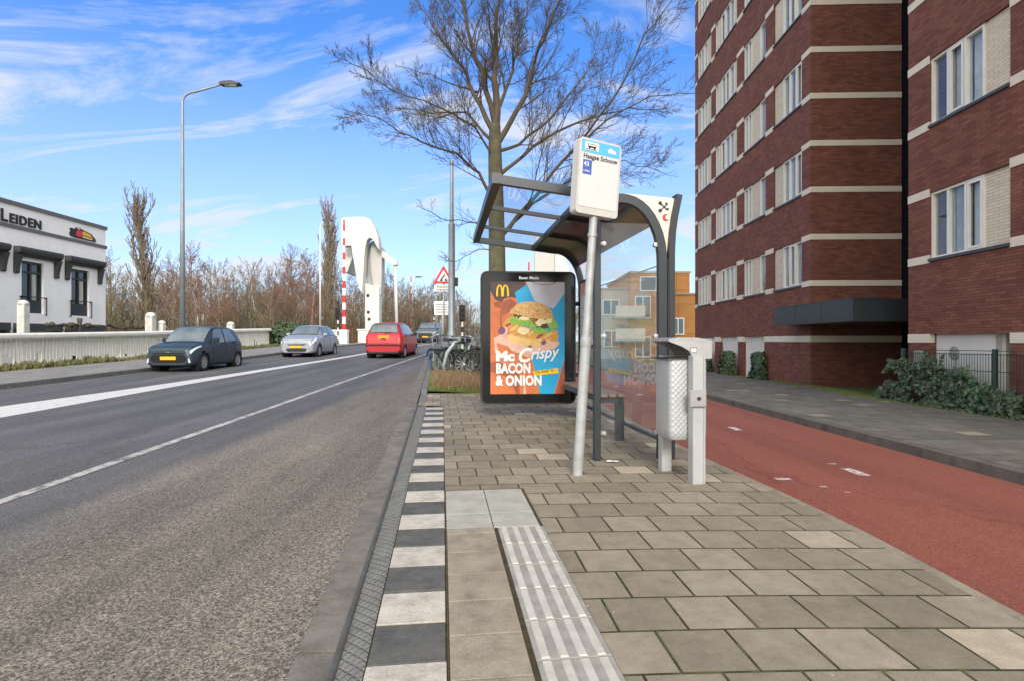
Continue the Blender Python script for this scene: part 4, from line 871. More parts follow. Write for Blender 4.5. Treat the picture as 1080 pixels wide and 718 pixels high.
# ------------------------------------------------------------------ vehicles
tyre_m=mat('tyre',(.018,.018,.019),.85); rim_m=mat('alloy_rim',(.48,.49,.50),.35,metal=.7); 
cgl=mat('car_glass',(.15,.185,.195),.05,metal=.12,var=.35,scale=1.5,spec=.6); gsk=mat('window_seal',(.010,.010,.011),.45); lens=mat('lamp_lens',(.62,.66,.68),.08,spec=.9); redl=mat('tail_lens',(.45,.012,.015),.12); plate_y=mat('plate_yellow',(.80,.46,.01),.5)
blackp=mat('black_plastic',(.016,.017,.018),.5); chrome=mat('chrome',(.62,.63,.64),.15,metal=1.0)
under=mat('underbody',(.012,.012,.012),.95)
def car(label,paint,st,wheels,wr,hw,loc,rz,cfg):
    """st rows: d from the front, zb, zt, half width at the belt, belt height, half width of the roof"""
    Lc=st[-1][0]; ds=[r[0] for r in st]; F=[pchip(ds,[r[i] for r in st]) for i in range(1,6)]
    root=thing(cfg.get('name','parked_car'),label,cfg.get('cat','car'),loc,rz)
    def ring(d):
        b_,zt,w,zbelt,wt=[f(d) for f in F]; zm=b_+(zbelt-b_)*.52
        return [(0,b_),(w*.80,b_),(w*.965,b_+.07),(w*1.0,zm),(w*.985,zbelt-.03),(w*.965,zbelt),(wt+(w-wt)*.10,zt-(zt-zbelt)*.13),(wt*.86,zt-.022),(wt*.45,zt-.003),(0,zt)]
    NK=9
    def surf(d,k,off=0.0):
        pts=ring(d); i=min(int(k),NK-1); t=k-i
        # smooth-ish interpolation
        p0=pts[max(i-1,0)]; p1=pts[i]; p2=pts[i+1]; p3=pts[min(i+2,NK)]
        te=.30
        def cr(a,b_,c,dd):
            m1=(c-a)*te; m2=(dd-b_)*te; t2=t*t; t3=t2*t
            return (2*t3-3*t2+1)*b_+(t3-2*t2+t)*m1+(-2*t3+3*t2)*c+(t3-t2)*m2
        x=cr(p0[0],p1[0],p2[0],p3[0]); z=cr(p0[1],p1[1],p2[1],p3[1])
        return Vector((x,Lc/2-d,z))
    def surfn(d,k,off,side=1):
        e_=.012; p=surf(d,k); a=surf(min(d+e_,Lc),k)-surf(max(d-e_,0),k); b_=surf(d,min(k+e_,NK))-surf(d,max(k-e_,0))
        n=a.cross(b_)
        if n.length<1e-9: n=Vector((0,0,1))
        n.normalize()
        mid=Vector((0,p.y,.7))
        if n.dot(p-mid)<0: n=-n
        q=p+n*off; return (q.x*side,q.y,q.z)
    # body shell with open wheel arches
    body=MB(); nd=int(Lc/.035); dl=frange(0,Lc,nd); kl=[0,1,1.5,2,2.25,2.5,2.75,3,3.25,3.5,3.75,4,4.5,5,5.35,5.7,6,6.5,7,7.5,8,8.5,9]
    for side in (1,-1):
        vs=[]; 
        for d in dl:
            for k in kl:
                p=surf(d,k); 
                if k<=4.2 and k>=1:
                    for wd in wheels:
                        dd=d-wd; dzz=p.z-wr*.98; rr=sqrt(dd*dd+dzz*dzz); ra=wr+.055
                        if abs(rr-ra)<.022 and p.z>.12: s_=ra/max(rr,1e-6); p=Vector((p.x,Lc/2-(wd+dd*s_),wr*.98+dzz*s_))
                vs.append((p.x*side,p.y,p.z))
        nk=len(kl); fs=[]
        for i in range(nd):
            for j in range(nk-1):
                q=[i*nk+j,i*nk+j+1,(i+1)*nk+j+1,(i+1)*nk+j]
                c=sum((Vector(vs[a]) for a in q),Vector())/4
                if kl[j]<4.2 and kl[j]>=1 and any((Lc/2-c.y-wd)**2+(c.z-wr*.98)**2<(wr+.052)**2 for wd in wheels): continue
                fs.append(q if side<0 else q[::-1])
        body.add(vs,fs)
        # end caps
        for d,fl in ((0,0),(Lc,1)):
            cap=[surf(d,k) for k in kl]; cap=[(p.x*side,p.y,p.z) for p in cap]+[(0,cap[0].y,(cap[0].z+cap[-1].z)/2)]
            n=len(cap); body.add(cap,[(i,i+1,n-1) for i in range(n-2)])
    bo=body.build('body',paint,root,smooth=True,autosmooth=38)
    wb=MB(); wb.box(-hw+.16,hw-.16,-Lc/2+.18,Lc/2-.18,.16,.55)
    for wd in wheels:
        for side in (1,-1): wb.lathe([(wr+.05,side*(hw-.30)),(wr+.05,side*(hw-.02))],20,axis='x',c=(0,Lc/2-wd,wr*.98),cap=False)
    wb.build('underbody',under,root)
    def patch(name,m_,d0,d1,k0,k1,off=.006,sides=(1,-1),nd_=8,nk_=5,join=False,parent=root,shape=None):
        if join:
            p=MB()
            for sd_ in (1,-1): p.grid(lambda a,b_:surfn(*(shape(a,b_) if shape else (a,b_)),off,sd_),frange(d0,d1,nd_),frange(k0,k1,nk_))
            return [p.build(name,m_,parent,smooth=True)]
        out=[]
        for sd_ in sides:
            p=MB(); p.grid(lambda a,b_:surfn(*(shape(a,b_) if shape else (a,b_)),off,sd_),frange(d0,d1,nd_),frange(k0,k1,nk_)); out.append(p.build(name,m_,parent,smooth=True))
        return out
    g=cfg['glass']
    patch('windscreen_seal',gsk,g['ws'][0]-.05,g['ws'][1]+.03,6.1,9,.003,join=True,nk_=8); patch('rear_window_seal',gsk,g['rw'][0]-.03,g['rw'][1]+.02,6.2,9,.003,join=True,nk_=8)
    patch('windscreen',cgl,g['ws'][0],g['ws'][1],6.4,9,join=True,nk_=8)
    patch('rear_window',cgl,g['rw'][0],g['rw'][1],6.5,9,join=True,nk_=8)
    for (d0,d1,s0,s1) in g['side']:
        # slanted ends follow the pillars
        patch('window_seal',gsk,0,1,0,1,.003,shape=lambda a,b_:((d0-.05+(s0+.02)*b_)*(1-a)+(d1+.05+s1*b_)*a,5.03+.93*b_))
        patch('side_window',cgl,0,1,0,1,.0065,shape=lambda a,b_:((d0+s0*b_)*(1-a)+(d1+s1*b_)*a,5.12+.80*b_))
    for d in cfg['seams']:
        patch('door_seam',under,d,d+.02,2.4,5.0,.003,nd_=1,nk_=10)
    for d in cfg['handles']:
        for sd_ in (1,-1):
            p=MB(); q=surfn(d,4.25,.02,sd_); p.rbox(q[0]-.02,q[0]+.02,q[1]-.09,q[1]+.09,q[2]-.02,q[2]+.02,.008); p.build('door_handle',cfg.get('handle_m',paint),root)
    for sd_ in (1,-1):
        p=MB(); q=surfn(g['ws'][0]+.38,5.2,.0,sd_); x=q[0]; p.rbox(min(x,x+sd_*.20),max(x,x+sd_*.20),q[1]-.06,q[1]+.05,q[2]+.02,q[2]+.15,.03); p.box(min(x-.05*sd_,x+.06*sd_),max(x-.05*sd_,x+.06*sd_),q[1]-.02,q[1]+.02,q[2]-.02,q[2]+.05); p.build('wing_mirror',cfg.get('mirror_m',paint),root)
    for (name,m_,d0,d1,k0,k1,f) in cfg['lamps']:
        patch(name,m_,d0,d1,k0,k1,.007,shape=f)
    for fn in cfg['extra']: fn(root,surfn,Lc)
    # wheels
    for wd in wheels:
        for sd_ in (1,-1):
            w=bpy.data.objects.new('wheel',None); COL.objects.link(w); w.parent=root; w.location=(sd_*(hw-.105),Lc/2-wd,wr)
            ty=MB(); rr=wr*.66; ty.lathe([(rr,-.09),(wr*.93,-.095),(wr,-.07),(wr,.07),(wr*.93,.095),(rr,.09),(rr,-.09)],28,axis='x',cap=False); ty.build('tyre',tyre_m,w,smooth=True,autosmooth=40)
            ri_=MB(); ri_.lathe([(.001,.02*sd_),(rr*.98,.02*sd_)],24,axis='x',mi=1,cap=False); ri_.lathe([(rr*.99,.085*sd_),(rr*.86,.07*sd_),(rr*.86,.03*sd_)],24,axis='x',cap=False)
            for k in range(cfg.get('spokes',5)):
                an=2*pi*k/cfg.get('spokes',5)+.3; ca,sa=cos(an),sin(an); hwid=cfg.get('spoke_w',.035)
                x0,x1=(.04*sd_,.075*sd_)
                def pp(r_,o_): return (r_*ca-o_*sa,r_*sa+o_*ca)
                poly=[pp(.03,-hwid),pp(rr*.9,-hwid*.85),pp(rr*.9,hwid*.85),pp(.03,hwid)]
                ri_.prism(poly,min(x0,x1),max(x0,x1),plane='yz')
            ri_.lathe([(.05,.08*sd_),(.001,.085*sd_)],12,axis='x',cap=False)
            ri_.build('rim',[rim_m,under],w)
    return root
def plate(dd,z,m_,w=.52,h=.11,rear=False,off=.0,txt=True):
    def f(root,surfn,Lc):
        y=(Lc/2+off) if not rear else -(Lc/2+off); p=MB(); p.rbox(-w/2,w/2,y-.012,y+.012,z-h/2,z+h/2,.004); p.build('number_plate',m_,root)
    return f
def block(name,m_,x0,x1,ya,yb,z0,z1,rear=False,r=.01):
    def f(root,surfn,Lc):
        b0=Lc/2 if not rear else -Lc/2; sgn=1 if not rear else -1; y0,y1=sorted((b0+sgn*ya,b0+sgn*yb)); p=MB(); p.rbox(x0,x1,y0,y1,z0,z1,r); p.build(name,m_,root)
    return f
def polyb(name,m_,pts,ya,yb,rear=False,mirror=False):
    def f(root,surfn,Lc):
        b0=Lc/2 if not rear else -Lc/2; sgn=1 if not rear else -1; y0,y1=sorted((b0+sgn*ya,b0+sgn*yb))
        for sd_ in ((1,-1) if mirror else (1,)):
            p=MB(); p.prism([(x*sd_,z) for x,z in pts],y0,y1); p.build(name,m_,root)
    return f
def carpaint(name,c,metal=.35): return mat(name,c,.45,metal=metal*.6,var=.04,coat=.16,scale=2)
# dark blue-grey hatchback (oncoming)
hatch=[(0,.22,.69,.61,.52,.53),(.04,.19,.755,.70,.60,.60),(.12,.18,.80,.75,.68,.64),(.30,.17,.85,.785,.75,.67),(.55,.17,.895,.803,.80,.68),(.84,.17,.945,.808,.845,.67),(1.22,.17,1.25,.808,.865,.63),(1.52,.17,1.425,.808,.88,.60),(1.95,.17,1.475,.808,.905,.60),(2.55,.17,1.468,.808,.945,.59),(2.92,.17,1.42,.80,.965,.58),(3.17,.18,1.31,.785,.96,.57),(3.35,.19,1.04,.755,.90,.60),(3.41,.21,.86,.73,.76,.60),(3.46,.26,.66,.68,.52,.55)]
def aygo_x(root,surfn,Lc):
    p=MB(); y=Lc/2
    p.prism([(-.50,.54),(-.60,.40),(-.48,.29),(.48,.29),(.60,.40),(.50,.54)],y-.03,y+.014); p.prism([(-.52,.60),(-.46,.565),(.46,.565),(.52,.60)],y-.03,y+.012); p.build('grille',under,root)
car('dark blue-grey hatchback driving in the far lane nearest the camera',carpaint('bluegrey_paint',(.028,.050,.064),.3),hatch,(.66,2.97),.29,.808,(-10.98,19.9,zr(19.6)-.01),radians(180),
 dict(name='dark_hatchback',cat='car',glass=dict(ws=(.90,1.50),rw=(3.02,3.31),side=[(1.16,2.02,.34,.0),(2.10,2.86,.0,-.22)]),seams=[1.22,2.06,2.72],handles=[1.95,2.64],handle_m=blackp,mirror_m=blackp,
 lamps=[('headlight',lens,0,1,0,1,lambda a,b_:(.04+.50*a,3.9+b_*(1.5-1.0*a)+1.0*a)),('tail_light',redl,3.22,3.42,3.6,5.3,None)],
 extra=[aygo_x,plate(0,.43,plate_y,.50,.11,off=.02),polyb('fog_lamp_trim',lens,[(.60,.40),(.655,.44),(.70,.30),(.66,.27)],-.07,-.01,mirror=True),polyb('badge_strip',chrome,[(-.09,.60),(0,.565),(.09,.60),(0,.64)],-.03,.012),plate(0,.55,plate_y,.5,.11,rear=True,off=.012)],spokes=8,spoke_w=.024))
# silver hatchback
c3=[(0,.23,.71,.64,.54,.55),(.05,.20,.80,.74,.64,.62),(.16,.19,.86,.80,.72,.66),(.40,.18,.93,.845,.81,.70),(.70,.18,.985,.862,.85,.70),(.95,.18,1.03,.864,.88,.68),(1.38,.18,1.32,.864,.92,.60),(1.70,.18,1.46,.864,.93,.58),(2.3,.18,1.52,.864,.96,.58),(2.9,.18,1.50,.862,.98,.57),(3.35,.18,1.40,.85,1.0,.56),(3.62,.19,1.22,.83,.98,.56),(3.80,.20,1.0,.80,.9,.60),(3.89,.23,.85,.76,.74,.62),(3.94,.28,.66,.70,.54,.56)]
def c3_x(root,surfn,Lc):
    y=Lc/2; p=MB(); p.prism([(-.50,.36),(-.40,.26),(.40,.26),(.50,.36),(.42,.42),(-.42,.42)],y-.03,y+.016); p.prism([(-.42,.60),(-.34,.555),(.34,.555),(.42,.60)],y-.03,y+.014); p.build('grille',blackp,root)
    p=MB(); p.prism([(-.46,.635),(-.44,.615),(.44,.615),(.46,.635)],y-.03,y+.02); p.prism([(-.12,.63),(0,.70),(.12,.63),(.12,.66),(0,.73),(-.12,.66)],y-.03,y+.02); p.build('chrome_trim',chrome,root)
car('silver hatchback driving in the far lane behind the dark one',carpaint('silver_paint',(.36,.385,.41),.6),c3,(.74,3.20),.31,.862,(-10.15,28.7,zr(28.3)-.03),radians(180.5),
 dict(name='silver_hatchback',glass=dict(ws=(1.02,1.67),rw=(3.42,3.78),side=[(1.30,2.30,.32,.0),(2.38,3.25,.0,-.24)]),seams=[1.36,2.34,3.1],handles=[2.2,3.0],
 lamps=[('headlight',lens,0,1,0,1,lambda a,b_:(.05+.48*a,4.0+b_*1.3+.6*a)),('tail_light',redl,3.66,3.88,3.6,5.2,None)],
 extra=[c3_x,plate(0,.49,plate_y,.52,.11,off=.022),polyb('fog_lamp',lens,[(.56,.42),(.66,.44),(.66,.36),(.58,.34)],-.06,.0,mirror=True),plate(0,.55,plate_y,.5,.11,rear=True,off=.012)],spokes=7,spoke_w=.026))
# red people carrier seen from the rear
pic=[(0,.26,.66,.62,.55,.5),(.06,.22,.80,.74,.66,.6),(.25,.2,.93,.82,.78,.68),(.7,.2,1.05,.865,.9,.72),(1.0,.2,1.13,.873,.96,.71),(1.4,.2,1.38,.875,.98,.64),(1.85,.2,1.57,.875,1.0,.61),(2.5,.2,1.64,.875,1.02,.60),(3.3,.2,1.62,.873,1.03,.60),(3.78,.21,1.56,.865,1.03,.60),(3.98,.22,1.45,.855,1.02,.60),(4.12,.24,1.14,.835,.98,.66),(4.19,.26,1.02,.82,.92,.72),(4.25,.27,.84,.80,.74,.72),(4.28,.30,.70,.76,.58,.68)]
redp=carpaint('red_paint',(.42,.012,.022),.15)
orange_pl=mat('plate_orange',(.72,.28,.03),.5)
def pic_x(root,surfn,Lc):
    p=MB(); y=-Lc/2
    p.rbox(-.82,.82,y-.03,y+.10,.56,.64,.02); p.build('bumper_strip',blackp,root)
    p=MB(); p.rbox(-.10,.10,y+.0,y+.08,.84,.88,.01); p.build('boot_handle',blackp,root)
    p=MB(); p.tube([(-.02,y+.16,1.10),(.10,y+.12,1.12),(.34,y+.13,1.13)],.012,5); p.build('rear_wiper',blackp,root)
car('red people carrier driving away in the near lane',redp,pic,(.80,3.55),.31,.873,(-5.82,28.0,zr(27.6)-.03),radians(-1.0),
 dict(name='red_people_carrier',glass=dict(ws=(1.02,1.82),rw=(3.86,4.11),side=[(1.5,2.45,.25,.0),(2.52,3.3,.0,.0),(3.38,3.85,.0,-.12)]),seams=[1.45,2.48,3.3],handles=[2.35,3.2],mirror_m=blackp,
 lamps=[('headlight',lens,.05,.5,3.9,5.2,None),('tail_light',redl,3.98,4.24,3.7,5.6,None)],
 extra=[pic_x,plate(0,.93,orange_pl,.52,.16,rear=True,off=-.045),block('lower_bumper',blackp,-.7,.7,-.08,.0,.22,.30,rear=True),plate(0,.5,plate_y,off=.012)],spokes=6,spoke_w=.03))
# grey van on the bridge
van=[(0,.28,.80,.68,.66,.6),(.06,.24,.95,.80,.80,.68),(.25,.22,1.06,.88,.92,.74),(.7,.22,1.16,.90,1.02,.76),(.95,.22,1.22,.905,1.06,.76),(1.5,.22,1.66,.905,1.08,.70),(1.85,.22,1.78,.905,1.08,.70),(2.6,.22,1.82,.905,1.09,.71),(4.0,.22,1.82,.905,1.09,.71),(4.25,.24,1.76,.90,1.08,.72),(4.34,.26,1.2,.89,1.0,.80),(4.38,.3,.8,.86,.66,.78)]
car('grey van approaching over the bridge',carpaint('grey_paint',(.16,.18,.19),.5),van,(.85,3.55),.32,.90,(-7.75,53.2,zr(51.5)-.02),radians(179),
 dict(name='grey_van',cat='van',glass=dict(ws=(1.02,1.62),rw=(4.2,4.32),side=[(1.35,2.2,.32,.0)]),seams=[1.3,2.25],handles=[2.1],mirror_m=blackp,
 lamps=[('headlight',lens,.05,.45,4.0,5.3,None),('tail_light',redl,4.2,4.33,3.6,5.6,None)],
 extra=[polyb('grille',blackp,[(-.6,.82),(-.66,.5),(-.5,.34),(.5,.34),(.66,.5),(.6,.82)],-.05,.012),block('bumper',blackp,-.78,.78,-.10,.02,.22,.36),plate(0,.48,plate_y,off=.03)],spokes=6,spoke_w=.03))

# ------------------------------------------------------------------ lamp posts, signs, signals
lamp_pole=mat('lamp_pole_grey',(.26,.29,.31),.5,metal=.4,var=.15,scale=2)
def lamp(label,x,y,z0,h,r0,r1,arm,hs_,m_=lamp_pole,group=None):
    t_=thing('street_lamp',label,'street lamp',(x,y,z0),0,group)
    p=MB(); p.tube([(0,0,-.2),(0,0,1.3),(0,0,1.32)],[r0*1.25,r0*1.25,r0],12); 
    cv=.55
    pts=[(0,0,1.32),(0,0,h*.5),(0,0,h-cv)]; rad=[r0,(r0+r1)/2,r1]
    for k in range(1,7): an=pi/2*k/6; pts.append((arm[0]/abs(arm[0])*cv*(1-cos(an)),0,h-cv+cv*sin(an)*.9)); rad.append(r1*.9)
    pts.append((arm[0],0,h+arm[1])); rad.append(r1*.75); p.tube(pts,rad,12); p.build('pole',m_,t_,smooth=True)
    q=MB(); s_=1 if arm[0]>0 else -1; a=arm[0]; z=h+arm[1]
    q.prism([(a-.12*s_,z-.05),(a+.1*s_,z-.08),(a+hs_*s_,z-.05),(a+(hs_+.08)*s_,z+.0),(a+hs_*.6*s_,z+.11),(a+.1*s_,z+.09),(a-.12*s_,z+.05)],-.17,.17); ho=q.build('lamp_head',mat('lamp_head_dark',(.05,.055,.06),.5),t_)
    q=MB(); q.box(min(a+.12*s_,a+(hs_-.1)*s_),max(a+.12*s_,a+(hs_-.1)*s_),-.12,.12,z-.105,z-.085); q.build('lens',mat('lamp_glass',(.55,.56,.52),.2),ho)
    return t_
lamp('tall grey street lamp with curved arm over the dark hatchback',-15.35,26.5,zr(26.5),12.4,.125,.06,(1.9,.32),.75)
lamp('pale slim street lamp behind the silver car',-14.5,43,.95,9.3,.075,.045,(.35,.0),.55,mat('pale_pole',(.62,.64,.64),.5,var=.05))
lamp('slim grey street lamp on the far side of the bridge',-14.3,82,1.1,9.2,.09,.05,(.5,.0),.8,MATS['pale_pole'])
# tall mast among the bicycles
t_=thing('street_lamp','tall stepped grey mast among the parked bicycles','mast',(-2.14,20.2,zv(-2.14,20.2)))
p=MB(); p.lathe([(.15,-.1),(.15,1.2),(.125,1.25),(.115,4.9),(.12,4.92),(.12,5.05),(.075,5.1),(.06,7.15),(.075,7.17),(.075,7.3),(.02,7.33)],16); p.build('pole',lamp_pole,t_,autosmooth=35)
p=MB(); p.rbox(.09,.22,-.07,.07,2.85,3.15,.01); p.build('junction_box',blackm,t_)
# drawbridge warning sign
t_=thing('traffic_sign','red triangular drawbridge warning sign above a white text plate','traffic sign',(-2.88,24,zv(-2.88,24)))
p=MB(); p.tube([(0,0,-.2),(0,0,3.75)],.038,10); p.build('pole',galv,t_,smooth=True)
ss=.88; hh=ss*.866; zc=3.20
def tri(k,zc_=zc): return [(-ss/2*k,zc_+hh/2-hh/2-hh/3*k+hh/3-.0),(ss/2*k,zc_-hh/3*k+hh/3),(0,zc_+hh*2/3*k+hh/3)]
sgn_red=mat('sign_red',(.62,.02,.025),.4); sgn_w=mat('sign_white',(.74,.74,.72),.4); sgn_b=mat('sign_black',(.02,.02,.02),.5)
p=MB()
def rtri(k,y0,y1,mi):
    A=tri(k); r=.05; poly=[]
    for i in range(3):
        a=Vector(A[i]); b_=Vector(A[(i+1)%3]); c=Vector(A[i-1]); poly+= [tuple(a+(c-a).normalized()*r),tuple(a+((c-a).normalized()+(b_-a).normalized())*r*.35),tuple(a+(b_-a).normalized()*r)]
    p.prism(poly,y0,y1,mi)
rtri(1.0,-.062,-.042,0); rtri(.66,-.064,-.0625,1)
# bridge pictogram
for pts in ([(-.17,zc+.10),(-.10,zc+.22),(-.05,zc+.16),(-.05,zc+.10)],[(.17,zc+.10),(.12,zc+.20),(.06,zc+.20),(.06,zc+.10)],[(-.10,zc+.20),(.03,zc+.40),(.075,zc+.37),(-.05,zc+.17)]):
    p.prism(pts,-.0665,-.0645,2)
p.build('warning_triangle',[sgn_red,sgn_w,sgn_b],t_)
p=MB(); p.rbox(-.40,.40,-.06,-.042,2.86,3.14,.006); p.build('text_plate',sgn_w,t_)
Rx=Matrix.Rotation(radians(90),4,'X')
text('text','Bij geopende',.105,sgn_b,t_,Matrix.Translation((0,-.0625,3.03))@Rx,ext=.001,align='CENTER',offset=.001); text('text','brug wachten',.105,sgn_b,t_,Matrix.Translation((0,-.0625,2.91))@Rx,ext=.001,align='CENTER',offset=.001)
# information board behind it
t_=thing('information_board','white information board with dark lines behind the warning sign','sign',(-3.55,29,zv(-3.5,29)+.0))
p=MB(); p.tube([(0,.04,-.2),(0,.04,2.7)],.04,8); p.build('pole',galv,t_,smooth=True)
p=MB(); p.rbox(-.42,.42,-.02,.0,1.95,2.65,.01,0)
for k in range(4): p.box(-.34,.30-.05*(k%2),-.024,-.0205,2.08+.13*k,2.12+.13*k,1)
p.build('panel',[sgn_w,mat('sign_grey_line',(.18,.2,.22),.6)],t_)
# bridge signals on black and white poles
def signal(label,x,y,z0,h):
    t_=thing('traffic_light',label,'traffic light',(x,y,z0),0,'bridge traffic lights'); p=MB(); n=int(h/.28)
    for k in range(n): p.lathe([(.055,h*k/n),(.055,h*(k+1)/n)],10,mi=k%2)
    p.build('pole',[sgn_b,sgn_w],t_)
    p=MB(); p.rbox(-.16,.16,-.13,.05,h,h+.86,.03); hd=p.build('signal_head',blackm,t_)
    for k in range(3):
        q=MB(); q.lathe([(.085,-.135),(.001,-.14)],14,axis='y',c=(0,0,h+.16+.27*k),cap=False); q.build('signal_lens',mat('dark_lens',(.05,.04,.03),.2),hd)
        q=MB(); q.lathe([(.095,-.13),(.095,-.24)],14,axis='y',c=(0,0,h+.16+.27*k),cap=False); q.build('visor',blackm,hd)
    return t_
signal('traffic light on striped pole beside the left bridge barrier',-12.85,42,zr(42)+.1,1.75)
signal('traffic light on striped pole behind the mast and bicycles',-2.62,30,zv(-2.62,30),1.75)
signal('small traffic light above the grey van beyond the bridge',-9.6,70,zr(70),3.1)
# barriers
bred=mat('barrier_red',(.60,.03,.03),.5); bwht=mat('barrier_white',(.80,.79,.77),.5)
def barrier(label,x,y,z0,h,r):
    t_=thing('bridge_barrier',label,'barrier',(x,y,z0),0,'raised red and white bridge barriers'); p=MB(); n=15
    for k in range(n): p.lathe([(r*(1-.5*k/n),.9+(h-.9)*k/n),(r*(1-.5*(k+1)/n),.9+(h-.9)*(k+1)/n)],8,mi=k%2)
    p.lathe([(.03,h),(.06,h+.02),(.06,h+.3),(.02,h+.32)],8,mi=0); p.build('boom',[bred,bwht],t_)
    p=MB(); p.rbox(-.3,.3,-.3,.3,-.3,1.0,.04); p.build('barrier_base',white,t_); return t_
barrier('tall raised barrier left of the white bridge tower',-12.55,42.5,zr(42.5)+.1,8.9,.15)
barrier('raised barrier beside the white strut at the far bridge end',-14.2,80,1.0,8.9,.16)
barrier('raised barrier whose red tip shows above the advertising panel',1.35,45.5,.6,6.5,.13)
# abutment walls
aw=mat('abutment_white',(.72,.69,.63),.8,var=.12,scale=2)
def wall_piece(label,x0,x1,y0,y1,z0,z1,cap):
    t_=thing('abutment_wall',label,'wall',(0,0,0)); p=MB(); p.rbox(x0,x1,y0,y1,z0,z1,.03); p.build('wall_face',aw,t_); p=MB(); p.rbox(x0-.06,x1+.06,y0-.06,y1+.06,z1,z1+.14,.03); p.build('coping',aw,t_)
wall_piece('white abutment wall under the tall left barrier',-13.75,-12.75,43.6,44.6,.3,1.85,1)
wall_piece('low white abutment wall before the bridge tower column',-12.45,-10.95+.0,45.9,46.6,.3,1.95,1)
t_=thing('rusty_bollard','rust brown pile between the two white abutment walls','post',(-12.55,44.6,.4)); p=MB(); p.rbox(-.16,.16,-.16,.16,0,1.65,.03); p.build('post_body',mat('rust_brown',(.14,.075,.04),.9,var=.3,scale=5),t_); p=MB(); p.rbox(-.19,.19,-.19,.19,1.65,1.74,.02); p.build('cap',MATS['rust_brown'],t_)

# white drawbridge tower: column, balance arc and counterweight
bwhite=mat('bridge_white',(.56,.55,.51),.5,scale=.8,col2=(.64,.63,.59))
bt=thing('bridge_tower','white drawbridge tower with curved balance arm and counterweight','bridge',(-11.0,48,0))
k_=48/600.0
def bp(xz,yz): # zoomed picture coordinates of the tower -> local x,z
    return ((340+xz/4.783-540)*k_+11.0, 1.2+(359-(220+yz/4.783))*k_)
p=MB(); p.prism([bp(222,380),bp(292,400),bp(292,660),bp(222,660)],-.4,.6); p.build('column',bwhite,bt)
def arc_poly(pts): return [bp(*q) for q in pts]
outer=[(118,64),(160,60),(200,58),(236,60),(262,76),(282,110),(296,150),(301,180),(300,218),(272,168),(256,160),(243,172),(236,200),(230,250),(226,320),(222,385),(218,432),(206,412),(194,370),(184,310),(174,250),(166,200),(118,200)]
# main balance arm: curved plate box
p=MB(); p.prism(arc_poly(outer),-1.2,-.2); p.build('balance_arm',bwhite,bt)
p=MB(); p.prism(arc_poly([(220,200),(240,168),(262,160),(272,172),(268,300),(275,425),(262,415),(222,395),(216,330)]),.25,.9); p.build('inner_wall',mat('bridge_shade_grey',(.30,.30,.285),.7,scale=.8,col2=(.36,.36,.34)),bt)  # deep side of the arm, its shadow put into a darker grey
inner=[(247,180),(258,164),(280,178),(300,200),(300,330),(296,440),(272,425),(258,380),(249,320),(245,250)]
p=MB(); p.prism(arc_poly(inner),-.1,1.1); p.build('balance_segment',mat('bridge_grey_white',(.43,.425,.40),.55,scale=.8,col2=(.50,.49,.46)),bt)  # underside shading of the segment put into a greyer white
p=MB(); p.prism(arc_poly([(100,64),(118,62),(160,64),(160,202),(118,320),(104,320)]),.4,3.4); p.build('counterweight',mat('counterweight_white',(.62,.61,.57),.6),bt)  # plain white, close to that of the arm
p=MB(); p.prism(arc_poly([(300,210),(372,266),(376,284),(356,284),(300,246)]),.1,.7); p.build('lifting_beam',bwhite,bt)
p=MB(); p.tube([(bp(362,284)[0],.4,bp(362,284)[1]),(bp(372,590)[0],.4,bp(372,640)[1])],.14,8); p.build('hanger_rod',bwhite,bt,smooth=True)
for (a,b_) in ((236,442),(238,525),(242,560)):
    x,z=bp(a,b_); p=MB(); p.lathe([(.13,-.45),(.13,-.40)],12,axis='y',c=(x,0,z)); p.build('porthole',blackm,bt)
# second tower across the road, mostly hidden behind the advertising panel
t_=thing('bridge_pylon','pale tapered bridge pylon showing above the advertising panel','bridge',(3.2,50,0))
p=MB(); p.prism([(-1.25,.2),(.55,.2),(.50,10.2),(-1.2,10.2)],-.5,.5); p.build('pylon_body',MATS['bridge_grey_white'],t_); p=MB(); p.prism([(.56,.2),(2.0,.2),(1.85,6.9),(1.25,9.0),(.56,9.3)],-.3,.4); p.build('pylon_arm',bwhite,t_)

# ------------------------------------------------------------------ trees
def grow(mb,p,d,length,r,level,rng,o,up=.12,wob=.16):
    """one branch and its children"""
    n=o['seg'][min(level,len(o['seg'])-1)]; pts=[Vector(p)]; d=Vector(d).normalized(); dirs=[d.copy()]
    for i in range(n):
        d=(d+Vector((rng.gauss(0,wob),rng.gauss(0,wob),rng.gauss(0,wob)+up))).normalized(); pts.append(pts[-1]+d*(length/n)); dirs.append(d.copy())
    rads=[max(o['rmin'],r*(1-.78*(i/n)**.9)) for i in range(n+1)]
    mb.tube(pts,rads,o['sides'][min(level,len(o['sides'])-1)],cap=False)
    kids(mb,pts,dirs,rads,length,level,rng,o)
def kids(mb,pts,dirs,rads,length,level,rng,o,start=None):
    if level>=o['levels']: return
    nk=o['kids'][min(level,len(o['kids'])-1)]; n=len(pts)-1; st=o['start'] if start is None else start
    nk=max(2,int(nk*rng.uniform(.75,1.25)))
    for j in range(nk):
        f=st+(1-st)*(j+rng.random()*.8)/nk; f=min(f,.985); i=min(int(f*n),n-1); t=f*n-i
        q=pts[i].lerp(pts[i+1],t); d=dirs[i]; ax=d.orthogonal().normalized(); ax=Matrix.Rotation(rng.uniform(0,2*pi),3,d)@ax
        an=radians(rng.uniform(*o['ang'])); nd=(Matrix.Rotation(an,3,ax)@d)
        nd=(nd+Vector((0,0,o['lift']))).normalized()
        l=length*o['ratio']*rng.uniform(.6,1.15)*(1.12-o.get('tap',.62)*f)
        grow(mb,q,nd,l,rads[i]*o.get('cr',.6),level+1,rng,o,o['up'],o['wob'])
